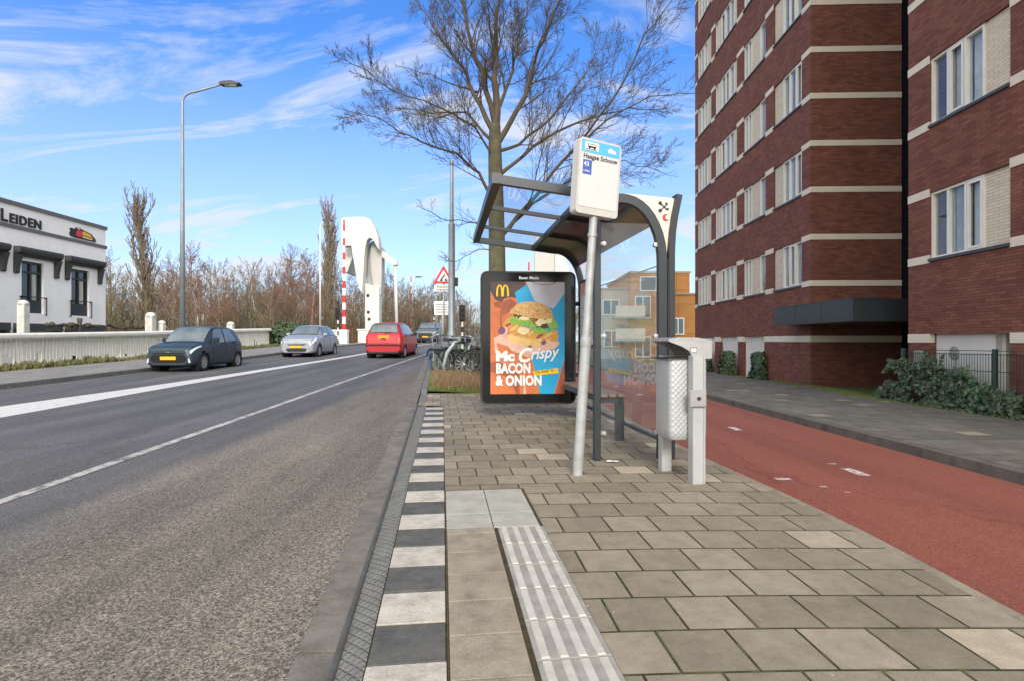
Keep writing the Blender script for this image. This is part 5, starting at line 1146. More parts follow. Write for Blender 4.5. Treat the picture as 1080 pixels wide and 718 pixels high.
# main street tree
tr=thing('street_tree','large bare tree behind the bus shelter','tree',(-.36,13.5,0)); k_=13.5/600
def tp(x,y,dy=0.0): return Vector(((x-540)*k_+.36,dy,1.2+(359-y)*k_))
barkm=mat('mossy_bark',(.070,.060,.042),.95,scale=5,col2=(.125,.12,.055),bump=.9,bscale=18); twigm=mat('twig_bark',(.062,.048,.034),.9,scale=2,col2=(.105,.085,.052))
rt=random.Random(17)
m=MB(); zb0=zv(-.36,13.5)
trunk_pts=[Vector((0.02,0,zb0-.1)),Vector((.02,0,zb0+.3)),tp(524.5,300),tp(524,250),tp(523,200),tp(522,160),tp(522,132)]
m.tube(trunk_pts,[.32,.235,.205,.192,.175,.158,.13],14,cap=False); m.build('trunk',barkm,tr,smooth=True)
cr=MB(); OT=dict(seg=[6,6,5,4,3],sides=[6,5,4,3,3],levels=3,kids=[20,11,7,3],ang=(24,54),lift=.10,ratio=.54,up=.045,wob=.085,start=.16,rmin=.0031,cr=.40)
limbs=[([(519,210),(503,186),(481,172),(441,160),(408,149),(376,141)],.075,(0,-1.4)),
 ([(520,243),(498,236),(472,240),(447,232)],.04,(0,-1.2)),
 ([(521,262),(500,262),(474,272),(455,268)],.028,(0,.9)),
 ([(519,140),(497,97),(477,57),(453,24),(430,-15)],.115,(0,.8)),
 ([(518,150),(485,112),(441,104),(392,88)],.07,(0,1.4)),
 ([(522,133),(521,81),(522,40),(525,-5),(528,-60)],.175,(0,.2)),
 ([(520,128),(505,81),(492,45),(484,10),(478,-40)],.125,(0,-1.0)),
 ([(525,150),(554,105),(570,60),(586,24),(602,-20)],.12,(0,-.6)),
 ([(526,185),(554,161),(590,133),(635,112),(680,96),(722,92)],.085,(0,1.3)),
 ([(527,250),(555,220),(585,188),(620,150),(655,105),(675,65),(705,30)],.095,(0,-1.3)),
 ([(540,236),(575,205),(618,180),(667,165),(712,172)],.06,(0,.6)),
 ([(523,120),(540,70),(548,25),(560,-20)],.085,(0,1.2)),
 ([(600,172),(640,142),(680,125),(718,130)],.05,(-.7,-1.6)),
 ([(500,92),(478,80),(440,60),(398,38)],.055,(.3,1.5)),
 ([(524,160),(560,140),(600,95),(630,50),(650,5)],.075,(0,1.9)),
 ([(522,170),(500,140),(460,128),(415,120),(385,110)],.055,(0,-1.9))]
for pts,r0,(y0,y1) in limbs:
    pts=[(540+(x-540)*(.95 if x>520 else .92),y) for x,y in pts]; n=len(pts); P3=[tp(x,y,y0+(y1-y0)*(i/(n-1))**1.2) for i,(x,y) in enumerate(pts)]
    # subdivide with a little wander
    Q=[P3[0]]
    for i in range(n-1):
        for t in (.33,.66,1): Q.append(P3[i].lerp(P3[i+1],t)+Vector((rt.gauss(0,.02),rt.gauss(0,.03),rt.gauss(0,.02))))
    N=len(Q); D=[(Q[min(i+1,N-1)]-Q[max(i-1,0)]).normalized() for i in range(N)]; rad=[max(.008,r0*.62*(1-.86*(i/(N-1))**.75)) for i in range(N)]
    cr.tube(Q,rad,7,cap=False); LN=sum((Q[i+1]-Q[i]).length for i in range(N-1))
    kids(cr,Q,D,rad,LN*.66,0 if LN>3 else 1,rt,OT,start=.14)
    grow(cr,Q[-1],D[-1],LN*.12,rad[-1],2,rt,OT,.05,.1)
cr.build('crown',[twigm],tr)
print('main tree faces',len(cr.f))

def bare_tree(name,label,h,o,rng,bark,twig,group,lean=0.0,spread=None):
    root=thing(name,label,'tree',(0,0,0),0,group)
    tm=MB(); n=8; pts=[]; d=Vector((lean,0,1)).normalized(); p=Vector((0,0,-.3)); 
    for i in range(n+1):
        pts.append(p.copy()); d=(d+Vector((rng.gauss(0,o.get('tw',.05)),rng.gauss(0,o.get('tw',.05)),.1))).normalized(); p=p+d*(h*.93/n)
    rads=[o['r0']*(1-.9*(i/n)) for i in range(n+1)]
    tm.tube(pts,rads,7,cap=False); tm.build('trunk',bark,root,smooth=True)
    cm=MB(); dirs=[(pts[min(i+1,n)]-pts[max(i-1,0)]).normalized() for i in range(n+1)]
    kids(cm,pts,dirs,rads,h*o['l0']/o['ratio'],0,rng,o,start=o['cs']); cm.build('crown',twig,root)
    return root
GB='bare trees in the wood behind the road'
tw1=mat('red_brown_twigs',(.165,.090,.062),.95,scale=.6,col2=(.235,.145,.10)); tw2=mat('grey_brown_twigs',(.16,.115,.075),.95,scale=.6,col2=(.21,.16,.11)); tw3=mat('olive_twigs',(.12,.105,.055),.95,scale=.6,col2=(.17,.15,.08))
bk1=mat('far_bark',(.12,.09,.06),.95,scale=2,col2=(.17,.15,.08)); bk2=mat('birch_bark',(.42,.37,.30),.9,scale=3,col2=(.55,.50,.42)); bk3=mat('mossy_far_bark',(.17,.16,.06),.95,scale=2,col2=(.24,.22,.08))
OB=dict(seg=[5,4,3,3],sides=[5,3,3,3],levels=3,kids=[24,10,6],ang=(36,66),lift=.16,ratio=.46,up=.09,wob=.13,start=.2,rmin=.0125,r0=.15,l0=.44,cs=.22,cr=.5)
protos=[]
specs=[('birch_tree','bare birch tree with pale trunk in the wood behind the road',12,dict(OB,ang=(25,50),kids=[26,10,6]),bk2,tw1),
       ('bare_tree','bare reddish brown tree in the wood behind the road',11,dict(OB,kids=[26,11,6]),bk1,tw1),
       ('bare_tree','bare grey brown tree in the wood behind the road',10,dict(OB,ang=(35,65),kids=[22,10,6],r0=.22),bk1,tw2),
       ('bare_tree','bare mossy olive brown tree in the wood behind the road',9.5,dict(OB,kids=[26,10,5],cs=.12),bk3,tw3),
       ('birch_tree','slender bare tree with pale leaning trunk in the wood behind the road',11,dict(OB,ang=(22,45),kids=[20,8,5],r0=.13),bk2,tw2)]
for i,(nm,lb,h,o,bk,tw) in enumerate(specs):
    protos.append((bare_tree(nm,lb,h,o,random.Random(40+i),bk,tw,GB,lean=.06 if i==4 else 0),h))
rr=random.Random(77); used=[False]*5
def put(i,x,y,h,z=-1.0):
    pr,h0=protos[i]
    o=pr if not used[i] else copy_tree(pr)
    used[i]=True; o.location=(x,y,z); s_=(h-z)/h0; o.scale=(s_,s_,s_); o.rotation_euler=(0,0,rr.uniform(0,6.28))
# rows of trees: picture column -> position at a chosen distance
def col(px,Y): return (px-540)*Y/600
def topz(py,Y): return 1.2+(359-py)*Y/600
for (px,py,Y,i) in ((118,272,78,2),(128,292,70,2),(105,285,84,3),(172,285,72,1),(190,272,80,1),(208,266,74,0),(222,280,78,2),(232,276,70,4),(246,290,74,3),(258,285,82,1),(270,276,76,4),(284,290,70,0),(292,285,80,1),(300,270,78,0),(312,275,82,1),(322,268,76,1),(333,285,74,0),(352,285,78,3),(366,290,82,1),(376,300,76,3),(396,300,86,3),(408,290,82,2),(418,292,90,2),(430,298,84,3),(440,305,92,2),(452,300,100,2),(463,300,88,3),(474,306,96,2),(484,308,92,2),(494,318,100,2),(160,300,88,1),(140,300,92,3),(240,300,95,1),(275,296,100,2),(340,295,98,1),(200,295,98,2),(180,292,100,1),(310,298,104,2),(445,318,120,1),(420,312,118,2),(380,292,110,1),(113,300,66,3),(182,296,64,2),(215,300,66,1),(238,292,64,1),(263,300,66,3),(289,305,64,2),(305,298,66,1),(328,300,66,0),(375,312,70,1),(402,310,74,3),(414,306,76,1),(426,304,78,1),(437,310,80,3),(450,312,84,1),(470,316,84,1),(96,290,96,2),(60,300,100,1)):
    put(i,col(px,Y),Y,topz(py,Y))
for (px,py,Y,i) in ((648,300,70,2),(640,312,60,3),(660,318,80,1),(618,300,75,2),(600,305,80,2),(575,310,85,3),(548,312,95,2),(520,318,100,2)):
    put(i,col(px,Y),Y,topz(py,Y))
# undergrowth of the wood
um=[mat('undergrowth_brown',(.085,.062,.04),1.0,scale=1,col2=(.13,.10,.06)),mat('undergrowth_olive',(.07,.075,.03),1.0,scale=1,col2=(.11,.11,.05)),mat('thicket_brown',(.13,.085,.06),1.0,scale=.3,col2=(.19,.14,.095))]
ug=MB(); ru=random.Random(6)
for _ in range(30000):
    Y=ru.uniform(64,112); px=ru.uniform(-60,530); X=col(px,Y); h=(4.6+3.0*mnoise.noise(Vector((X*.12,Y*.1,0))))
    if X>-14: Y+=35; X=col(px,Y)
    z=-1.0+max(.2,h)*ru.random()**.8
    a=Vector((ru.gauss(0,.3),ru.gauss(0,.3),.6+ru.random())).normalized()*ru.uniform(.6,1.8); w=Vector((ru.uniform(-1,1),ru.uniform(-1,1),0))*.055
    q=Vector((X,Y,z)); ug.add([q-w,q+w,q+a],[(0,1,2)],0 if ru.random()<.65 else 1)
ht=pchip([-95,-75,-60,-45,-30,-22,-14,-5,5],[6.5,8.0,8.6,9.2,9.4,8.8,8.0,7.0,5.0])
for _ in range(26000):
    Y=ru.uniform(70,118); px=ru.uniform(-60,520); X=col(px,Y); 
    if px>440: Y+=20; X=col(px,Y)
    h=ht(X)*(1+.30*mnoise.noise(Vector((X*.16,Y*.08,4))))*(Y/90)
    z=-1.0+h*ru.random()**1.25
    a=Vector((ru.gauss(0,.16),ru.gauss(0,.16),1)).normalized()*ru.uniform(1.0,2.6); w=Vector((ru.uniform(-1,1),ru.uniform(-1,1),0))*.030
    q=Vector((X,Y,z)); ug.add([q-w,q+w,q+a],[(0,1,2)],2 if ru.random()<.72 else 1)
tag(ug.build('wood_undergrowth',um),'brown undergrowth and saplings filling the far wood','undergrowth',kind='stuff')
# poplars
OP=dict(seg=[7,5,4,3],sides=[4,3,3,3],levels=3,kids=[110,11,5],ang=(16,34),lift=.45,ratio=.34,up=.26,wob=.08,start=.08,rmin=.017,r0=.36,l0=.22,cs=.03,cr=.26,tw=.015,tap=.30)
twp=mat('poplar_twigs',(.20,.155,.11),.95,scale=.5,col2=(.27,.215,.155))
po=bare_tree('poplar_tree','tall bare poplar beyond the restaurant corner',20,OP,random.Random(92),bk1,twp,None); po.location=(col(158,70),70,-1.0); po.scale=(1.55,1.55,.95)
po2=bare_tree('poplar_tree','tall bare poplar beside the tall left bridge barrier',19,dict(OP,kids=[90,10,5]),random.Random(91),bk1,twp,None); po2.location=(col(346,74),74,-1.0); po2.scale=(1.4,1.4,1.0)

# ------------------------------------------------------------------ bus shelter
SO=(1.50,5.70,zp(5.7)); SR=radians(6.95)
sh=thing('bus_shelter','anthracite bus shelter with curved frames and glass roof','bus shelter',SO,SR)
ARC=[(0,0),(0,1.95)]+[(-.40+.40*cos(a),1.98+.60*sin(a)) for a in frange(.1,pi/2-.1,8)]+[(-.46,2.585),(-1.66,2.73)]
def frame_sweep(mb,y,w,h,prof=ARC):
    """rectangular bar following the profile"""
    n=len(prof); ring=[]
    for i,(x,z) in enumerate(prof):
        a=Vector(prof[max(i-1,0)]); b_=Vector(prof[min(i+1,n-1)]); d=(b_-a).normalized(); nn=Vector((-d.y,d.x))
        ring.append([(x+nn.x*h/2,y-w/2,z+nn.y*h/2),(x+nn.x*h/2,y+w/2,z+nn.y*h/2),(x-nn.x*h/2,y+w/2,z-nn.y*h/2),(x-nn.x*h/2,y-w/2,z-nn.y*h/2)])
    vs=[p for r_ in ring for p in r_]; fs=[]
    for i in range(n-1):
        for k in range(4): fs.append((i*4+k,i*4+(k+1)%4,(i+1)*4+(k+1)%4,(i+1)*4+k))
    fs+= [(3,2,1,0),tuple((n-1)*4+k for k in range(4))]; mb.add(vs,fs)
for y in (0.0,3.33):
    m=MB(); frame_sweep(m,y,.07,.085); m.build('frame',anth,sh)
def rz_(x): # roof underside height at depth x
    for i in range(len(ARC)-1):
        (x0,z0),(x1,z1)=ARC[i],ARC[i+1]
        if x1<=x<=x0 and x0!=x1: return z0+(z1-z0)*(x-x0)/(x1-x0)
    return 2.0
m=MB(); m.box(-1.71,-1.62,-.04,3.37,2.685,2.785); m.build('front_beam',anth,sh)
m=MB(); m.box(-.80,-.755,.036,3.294,2.585,2.645)
for y in (1.13,2.25):
    m.add([(-1.62,y-.022,2.70),(-.80,y-.022,2.60),(-.80,y+.022,2.60),(-1.62,y+.022,2.70),(-1.62,y-.022,2.745),(-.80,y-.022,2.645),(-.80,y+.022,2.645),(-1.62,y+.022,2.745)],[(0,3,2,1),(4,5,6,7),(0,1,5,4),(1,2,6,5),(2,3,7,6),(3,0,4,7)])
m.build('roof_bars',anth,sh)
m=MB(); m.grid(lambda x,y:(x,y,rz_(x)+.012),[-1.62,-.80],[.036,1.108,2.228,3.294]); m.build('roof_pane',roof_glass,sh)
brown=mat('roof_reflection_brown',(.085,.045,.035),.22,var=.25,scale=2,spec=.7)  # reflection of brick and cycle path put into the panel colour
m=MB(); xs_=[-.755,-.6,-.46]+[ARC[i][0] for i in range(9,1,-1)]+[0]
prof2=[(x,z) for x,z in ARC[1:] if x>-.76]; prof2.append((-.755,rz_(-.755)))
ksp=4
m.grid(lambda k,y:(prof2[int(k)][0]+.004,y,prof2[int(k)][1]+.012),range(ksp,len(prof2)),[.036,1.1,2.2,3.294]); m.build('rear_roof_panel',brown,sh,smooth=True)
m=MB(); m.grid(lambda k,y:(prof2[int(k)][0]+.004,y,prof2[int(k)][1]+.012),range(0,ksp+1),[.036,1.1,2.2,3.294]); m.build('curved_pane',shop_glass,sh,smooth=True)
for y in (1.12,2.23):
    m=MB(); frame_sweep(m,y,.05,.05,[p for p in ARC[1:] if p[0]>-.76 and p[1]>2.45]+[(-.76,rz_(-.76))]); m.build('roof_rib',anth,sh)
# front post of the end panel
m=MB(); m.rbox(-.70,-.635,-.035,.035,0,2.62,.006); m.build('post',anth,sh)
# end glass and its clamps
m=MB(); m.box(-.625,-.05,-.005,.005,.16,2.34); m.build('end_pane',shop_glass,sh)
for x in (-.60,-.07):
    for z in (.27,1.22,2.13):
        m=MB(); m.lathe([(.001,-.032),(.022,-.030),(.024,-.012),(.018,-.008)],14,axis='y',c=(x,0,z),cap=False); m.lathe([(.024,.010),(.001,.03)],14,axis='y',c=(x,0,z),cap=False); m.box(min(x,x+(.05 if x>-.3 else -.05)),max(x,x+(.05 if x>-.3 else -.05)),-.012,.012,z-.016,z+.016); m.build('clamp',MATS['alu'] if 'alu' in MATS else alu,sh)
# rear wall: rails, panes
m=MB(); m.box(-.02,.02,.036,3.294,.17,.205); m.build('wall_rail',anth,sh)
m=MB(); m.box(-.008,.008,.036,3.294,1.93,1.942); m.build('glazing_joint',alu,sh)
for a,b_ in ((.04,1.08),(1.10,2.16),(2.18,3.29)):
    m=MB(); m.box(-.005,.005,a,b_,.206,1.929); m.build('wall_pane',shop_glass,sh)
# outer fin with the flared top
m=MB(); FIN=[(.085,0),(.085,2.05),(.095,2.25),(.12,2.42),(.15,2.56),(.165,2.63)]
frame_sweep(m,.0,.12,.06,FIN); m.build('fin',mat('fin_dark',(.018,.022,.026),.45),sh)
m=MB(); m.box(.044,.055,-.05,.05,0,1.99); m.build('fin_spacer',blackm,sh)
# cream gusset with the town emblem
cream=mat('cream_panel',(.70,.63,.53),.5,var=.05); m=MB()
poly=[(.046,2.02)]+[(x+.046*cos(a_)+.0,z+.046*sin(a_)) for (x,z),a_ in zip(ARC[2:10],frange(.1,pi/2-.1,7))]+[(-.40,2.635),(.125,2.60),(.10,2.45),(.066,2.25)]
m.prism(poly,-.012,.012); gs=m.build('gusset',cream,sh)
e=MB(); cx,cz=.02,2.51
for s_ in (1,-1):
    a=Matrix.Translation((cx,0,cz))@Matrix.Rotation(radians(42*s_),4,'Y'); e.M=a
    e.box(-.05,.05,-.0165-.0005*s_,-.0125,-.006,.006)
    e.lathe([(.019,-.0165),(.019,-.0125)],12,axis='y',c=(-.056*s_ if s_>0 else .056*s_,0,0))
    e.box(*( (.03,.05) ),-.0166,-.0125,.0,.022)
e.M=Matrix.Identity(4)
e.lathe([(.036,-.0165),(.036,-.0125)],18,axis='y',c=(.038,0,2.405),mi=1); e.lathe([(.024,-.0175),(.024,-.0166)],16,axis='y',c=(.056,0,2.408),mi=2)
e.build('emblem',[blackm,mat('emblem_crimson',(.5,.03,.03),.5),cream],gs)
# bench
bn=thing('bench','narrow slatted wooden bench inside the bus shelter','bench',SO,SR)
wood=mat('bench_wood',(.20,.13,.095),.6,var=.25,scale=7)
for k in range(3):
    m=MB(); m.rbox(-.36+.105*k,-.27+.105*k,.95,3.05,.52,.56,.008); m.build('slat',wood,bn)
m=MB(); m.box(-.35,-.07,1.0,3.0,.455,.515); m.build('seat_frame',anth,bn)
for y in (1.03,2.9):
    m=MB(); m.rbox(-.16,-.06,y-.035,y+.035,-.0,.455,.008); m.build('leg',anth,bn)
# timetable board at the far end of the rear wall
tb=thing('timetable_board','pale timetable board on the shelter rear wall beside the advertising panel','notice board',SO,SR)
m=MB(); m.rbox(-.05,-.012,2.22,3.22,1.08,2.10,.008); m.build('frame',anth,tb)
m=MB(); m.box(-.055,-.051,2.27,3.17,1.13,2.05,0); m.box(-.0585,-.0555,2.27,3.17,1.86,2.05,1)
for k in range(9): m.box(-.0585,-.0555,2.33,2.9+.2*(k%2),1.2+.065*k,1.215+.065*k,2)
m.build('poster_sheet',[mat('paper',(.48,.52,.58),.5,var=.1),mat('pink_header',(.62,.30,.28),.5),mat('grey_ink',(.28,.3,.34),.6)],tb)
# backlit advertising panel
ad_=thing('advertising_panel','black framed advertising panel with burger poster at the shelter end','advertising panel',(.255,8.80,zp(8.8)),radians(4.5))
PW,PH,PZ=1.48,2.04,.185
def rrect(x0,x1,z0,z1,r,n=6):
    out=[]
    for (cx,cz,a0) in ((x1-r,z1-r,0),(x0+r,z1-r,pi/2),(x0+r,z0+r,pi),(x1-r,z0+r,1.5*pi)):
        for k in range(n+1): a=a0+pi/2*k/n; out.append((cx+r*cos(a),cz+r*sin(a)))
    return out
m=MB(); m.prism(rrect(-PW/2,PW/2,PZ,PZ+PH,.10),.0,.20); m.build('case',blackm,ad_)
m=MB(); m.prism(rrect(-PW/2+.03,PW/2-.03,PZ+.03,PZ+PH-.03,.08),-.012,-.0005); m.build('glass_front',black,ad_)
m=MB(); pieces(m.box(PW/2,PW/2+.10,.08,.12,.6,.66).box(PW/2,PW/2+.10,.08,.12,1.7,1.76).box(PW/2,PW/2+.10,.08,.12,.3,.34),'bracket',blackm,ad_)
q_=.01462
def A(x,y): return ((x-556.3)*q_, PZ+PH/2+(358.2-y)*q_)
def Z2p(x,y): return A(505+x/10.257,285+y/10.257)
def Z3p(x,y): return A(505+x/9.571,355+y/9.571)
pm=[mat('poster_orange',(.52,.125,.035),.4,scale=5,col2=(.66,.20,.06)),mat('poster_dark',(.05,.025,.022),.4,scale=8,col2=(.09,.05,.045)),mat('poster_blue',(.0,.30,.58),.4,scale=3,col2=(.02,.38,.66)),mat('poster_grey',(.46,.46,.52),.4,scale=4,col2=(.54,.54,.60)),
    mat('poster_bun',(.52,.25,.07),.4,scale=26,col2=(.72,.45,.17)),mat('poster_sauce',(.10,.03,.018),.4,scale=20),mat('poster_green',(.12,.32,.02),.4,scale=30,col2=(.36,.55,.09)),mat('poster_patty',(.50,.20,.03),.4,scale=20,col2=(.78,.42,.10)),
    mat('poster_lowbun',(.70,.43,.14),.4,scale=6,col2=(.80,.55,.22)),mat('poster_skin',(.62,.34,.25),.4,scale=6,col2=(.78,.50,.40)),mat('poster_nail',(.22,.06,.16),.3),mat('poster_cheese',(.80,.66,.36),.4,scale=9),mat('poster_yellow',(.86,.52,.0),.4,var=.03),mat('poster_brownred',(.26,.055,.022),.4,scale=6,col2=(.40,.10,.04))]
po_=MB(); LV=[0]
def pp(pts,mi,f=Z2p,close=True):
    LV[0]+=1; y=-.0125-.0001*LV[0]; po_.add([(f(*q)[0],y,f(*q)[1]) for q in pts],[tuple(range(len(pts)))],mi)
def blob(cx,cz,rx,rz,mi,f=Z2p,rot=0,n=22,jag=0,seed=1):
    r=random.Random(seed); pts=[]
    for k in range(n):
        a=2*pi*k/n; s_=1+r.uniform(-jag,jag); x=rx*cos(a)*s_; z=rz*sin(a)*s_; pts.append((cx+x*cos(rot)-z*sin(rot),cz+x*sin(rot)+z*cos(rot)))
    pp(pts,mi,f)
pp([(113,150),(920,150),(920,1355),(113,1355)],0)
pp([(113,150),(490,150),(495,200),(385,265),(395,330),(340,315),(270,330),(230,372),(165,345),(140,300),(113,250)],1)
pp([(150,372),(225,360),(225,440),(160,420)],13); pp([(225,372),(330,330),(395,380),(330,470),(250,520),(225,480)],13)
pp([(375,268),(490,190),(520,180),(920,150),(920,960),(905,1030),(800,1355),(650,1355),(560,960),(420,420)],2)
pp([(500,150),(920,150),(920,275),(795,440),(700,400),(590,352)],3)
pp([(560,150),(830,150),(800,172),(690,186),(600,172)],13); pp([(575,150),(815,150),(790,166),(690,178),(605,166)],3)
pp([(920,970),(905,1035),(815,1355),(920,1355)],13)
# orange folds
pp([(215,470),(230,440),(240,700),(222,700)],13); pp([(113,1010),(190,1000),(420,1130),(430,1355),(390,1355),(330,1180),(113,1110)],13); pp([(480,1110),(500,1355),(470,1355)],9)
# forearm and fingers
pp([(150,760),(260,700),(420,800),(620,840),(700,880),(520,960),(400,900),(260,900),(200,960),(160,900)],9)
pp([(180,800),(300,840),(360,900),(260,930),(200,920)],0)
# burger, from below up
blob(560,770,270,72,8,rot=.10); blob(800,735,55,60,7)
pp([(240,610),(300,545),(350,540),(400,610),(520,650),(700,690),(850,680),(845,740),(800,770),(560,770),(400,745),(290,690),(250,660)],7)
for k,(a,b_) in enumerate(((300,620),(370,650),(460,690),(560,700),(650,735),(740,725))): blob(a,b_,52,16,8 if k%2 else 13,rot=-.6,seed=k)
pp([(360,485),(470,520),(600,545),(790,545),(800,620),(760,650),(640,650),(560,620),(440,580),(370,540)],5)
for k,(a,b_,w,h) in enumerate(((370,565,58,38),(440,590,60,34),(520,590,55,40),(560,625,45,30),(640,680,60,36),(770,585,62,40),(800,640,45,45),(700,690,50,26))): blob(a,b_,w,h,6,jag=.28,seed=20+k)
for k,(a,b_,w,h) in enumerate(((660,590,55,42),(480,545,60,22),(745,570,38,30),(470,680,62,40))): blob(a,b_,w,h,11,jag=.15,seed=30+k)
blob(690,630,32,24,5,jag=.3,seed=55); blob(580,570,26,22,13,jag=.3,seed=56)
pp([(320,495),(325,460),(360,425),(420,385),(480,366),(560,362),(640,374),(715,405),(770,455),(795,510),(800,540),(740,552),(640,552),(540,540),(450,512),(380,500)],4)
rs_=random.Random(2)
for k in range(70):
    a=rs_.uniform(380,770); b_=rs_.uniform(390,530)
    if ((a-570)/225)**2+((b_-480)/105)**2<.85: blob(a,b_,7,4.5,11 if k%3 else 5,rot=rs_.uniform(0,3),n=6)
# finger tips over the bun
for k,(a,b_,w,h,r_) in enumerate(((430,880,110,36,.2),(610,880,90,40,-.5),(720,850,85,40,-.4),(800,830,70,34,-.5),(255,690,42,60,.5))): blob(a,b_,w,h,9,rot=r_)
for k,(a,b_,w,h,r_) in enumerate(((535,850,26,20,-.6),(690,800,30,24,-.6),(235,680,38,44,.5))): blob(a,b_,w,h,10,rot=r_)
pobj=po_.build('poster',pm,ad_)
ptw=mat('poster_white',(.84,.83,.82),.4,var=.02)
LV[0]+=6
def ptext(s_,x,y,size,f,m_,offset=.0,shear=0,sx=1.0,rot=0,lv=0,space=1.0,align='LEFT'):
    a,b_=f(x,y); yv=-.0125-.0001*(LV[0]+lv)
    return text('lettering',s_,size,m_,pobj,Matrix.Translation((a,yv,b_))@Matrix.Rotation(rot,4,'Y')@Rx,offset=offset,shear=shear,ext=.0004,sx=sx,space=space,align=align)
ptext('Mc',160,256,.20,Z3p,ptw,offset=.012,sx=1.16)
ptext('C',372,274,.30,Z3p,ptw,offset=.010,shear=.35,sx=.92,rot=-.06); ptext('rispy',505,246,.245,Z3p,ptw,offset=.004,shear=.38,sx=.90,rot=-.10)
ptext('BACON',160,380,.205,Z3p,ptw,offset=.010,sx=.72,space=1.05); ptext('& ONION',160,503,.205,Z3p,ptw,offset=.010,sx=.77,space=1.05)
m=MB(); m.add([(Z3p(*q)[0],-.0125-.0001*(LV[0]+2),Z3p(*q)[1]) for q in ((535,365),(790,330),(798,385),(545,410))],[(0,1,2,3)]); m.build('slogan_tag',pm[12],pobj)
ptext("I'm lovin' it",562,392,.068,Z3p,sgn_b,offset=.001,rot=-.135,lv=4,sx=.92)
def arch(cx,z0,w,h,th):
    n=16; o_=[]; i_=[]
    for k in range(n+1):
        a=pi*k/n; o_.append((cx+(w)*cos(a),z0-h*sin(a)**.62)); i_.append((cx+(w-th)*cos(a),z0-(h-th*.75)*sin(a)**.62))
    for k in range(n): m.add([(Z2p(*o_[k])[0],-.0125-.0001*(LV[0]),Z2p(*o_[k])[1]),(Z2p(*o_[k+1])[0],-.0125-.0001*LV[0],Z2p(*o_[k+1])[1]),(Z2p(*i_[k+1])[0],-.0125-.0001*LV[0],Z2p(*i_[k+1])[1]),(Z2p(*i_[k])[0],-.0125-.0001*LV[0],Z2p(*i_[k])[1])],[(0,1,2,3)])
m=MB(); arch(211,310,37,128,19); LV[0]+=1; arch(275,310,37,128,19); m.build('logo',pm[12],pobj)
text('lettering','Bauer Media',.062,ptw,ad_,Matrix.Translation((A(546,296.5)[0],-.0145,A(546,296.8)[1]))@Rx,offset=.001,ext=.0008)

# ------------------------------------------------------------------ bus stop sign
bs=thing('bus_stop_sign','leaning grey pole with white bus stop sign','bus stop sign',(.58,5.03,zp(5.0)),0)
bs.rotation_euler=(radians(0),radians(3.55),0)
m=MB(); m.tube([(0,0,-.15),(0,0,1.13)],.046,16); m.lathe([(.046,1.13),(.050,1.14),(.050,1.20),(.036,1.215)],16); m.tube([(0,0,1.2),(0,0,2.30)],.036,16)
m.lathe([(.043,2.10),(.043,2.13)],16); m.build('pole',galv,bs,smooth=True,autosmooth=40)
hd=bpy.data.objects.new('sign_box',None); COL.objects.link(hd); hd.parent=bs; hd.location=(0,0,2.28); hd.rotation_euler=(0,0,radians(25))
BWd,BHt=.435,.655
m=MB(); m.prism(rrect(-BWd/2,BWd/2,0,BHt,.035),-.05,.05); m.build('housing',mat('sign_housing',(.52,.51,.48),.5,var=.06),hd)
m=MB(); m.prism(rrect(-BWd/2+.022,BWd/2-.022,.06,BHt-.018,.018),-.0535,-.0505); m.build('face',mat('sign_face',(.62,.62,.62),.3,var=.03),hd)
m=MB(); m.box(-BWd/2+.022,BWd/2-.022,-.0555,-.0538,BHt-.125,BHt-.02,0); m.rbox(-.165,-.025,-.0572,-.0557,BHt-.105,BHt-.035,.0005,1)
# bus pictogram
m.box(-.135,-.052,-.059,-.0574,BHt-.082,BHt-.050,2); m.box(-.130,-.057,-.0598,-.0591,BHt-.068,BHt-.056,1); 
for x in (-.118,-.070): m.lathe([(.009,-.0598),(.009,-.0574)],12,axis='y',c=(x,0,BHt-.084),mi=2)
m.box(-.155,-.11,-.0579,-.0574,BHt-.100,BHt-.094,2); m.box(-.105,-.04,-.0579,-.0574,BHt-.100,BHt-.094,2)
# small white swirl logo on the blue
for k,(x,z,r_) in enumerate(((.085,-.075,.014),(.105,-.066,.016),(.125,-.072,.014),(.145,-.078,.011))): m.lathe([(r_,-.0565),(r_,-.0556)],12,axis='y',c=(x,0,BHt+z),mi=1)
m.box(.075,.155,-.0566,-.0556,BHt-.094,BHt-.086,1)
m.box(-.175,-.085,-.0556,-.0538,.34,.465,3)
m.build('header',[mat('sign_sky_blue',(.10,.45,.72),.4,var=.03),sgn_w,sgn_b,mat('sign_line_blue',(.06,.13,.42),.4,var=.03)],hd)
text('lettering','Haagse Schouw',.056,sgn_b,hd,Matrix.Translation((-.175,-.0545,.478))@Rx,offset=.0014,ext=.0006)
text('lettering','43',.055,sgn_w,hd,Matrix.Translation((-.168,-.0565,.41))@Rx,offset=.001,ext=.0006); text('lettering','Leiden',.024,sgn_w,hd,Matrix.Translation((-.168,-.0565,.362))@Rx,offset=.0003,ext=.0006)

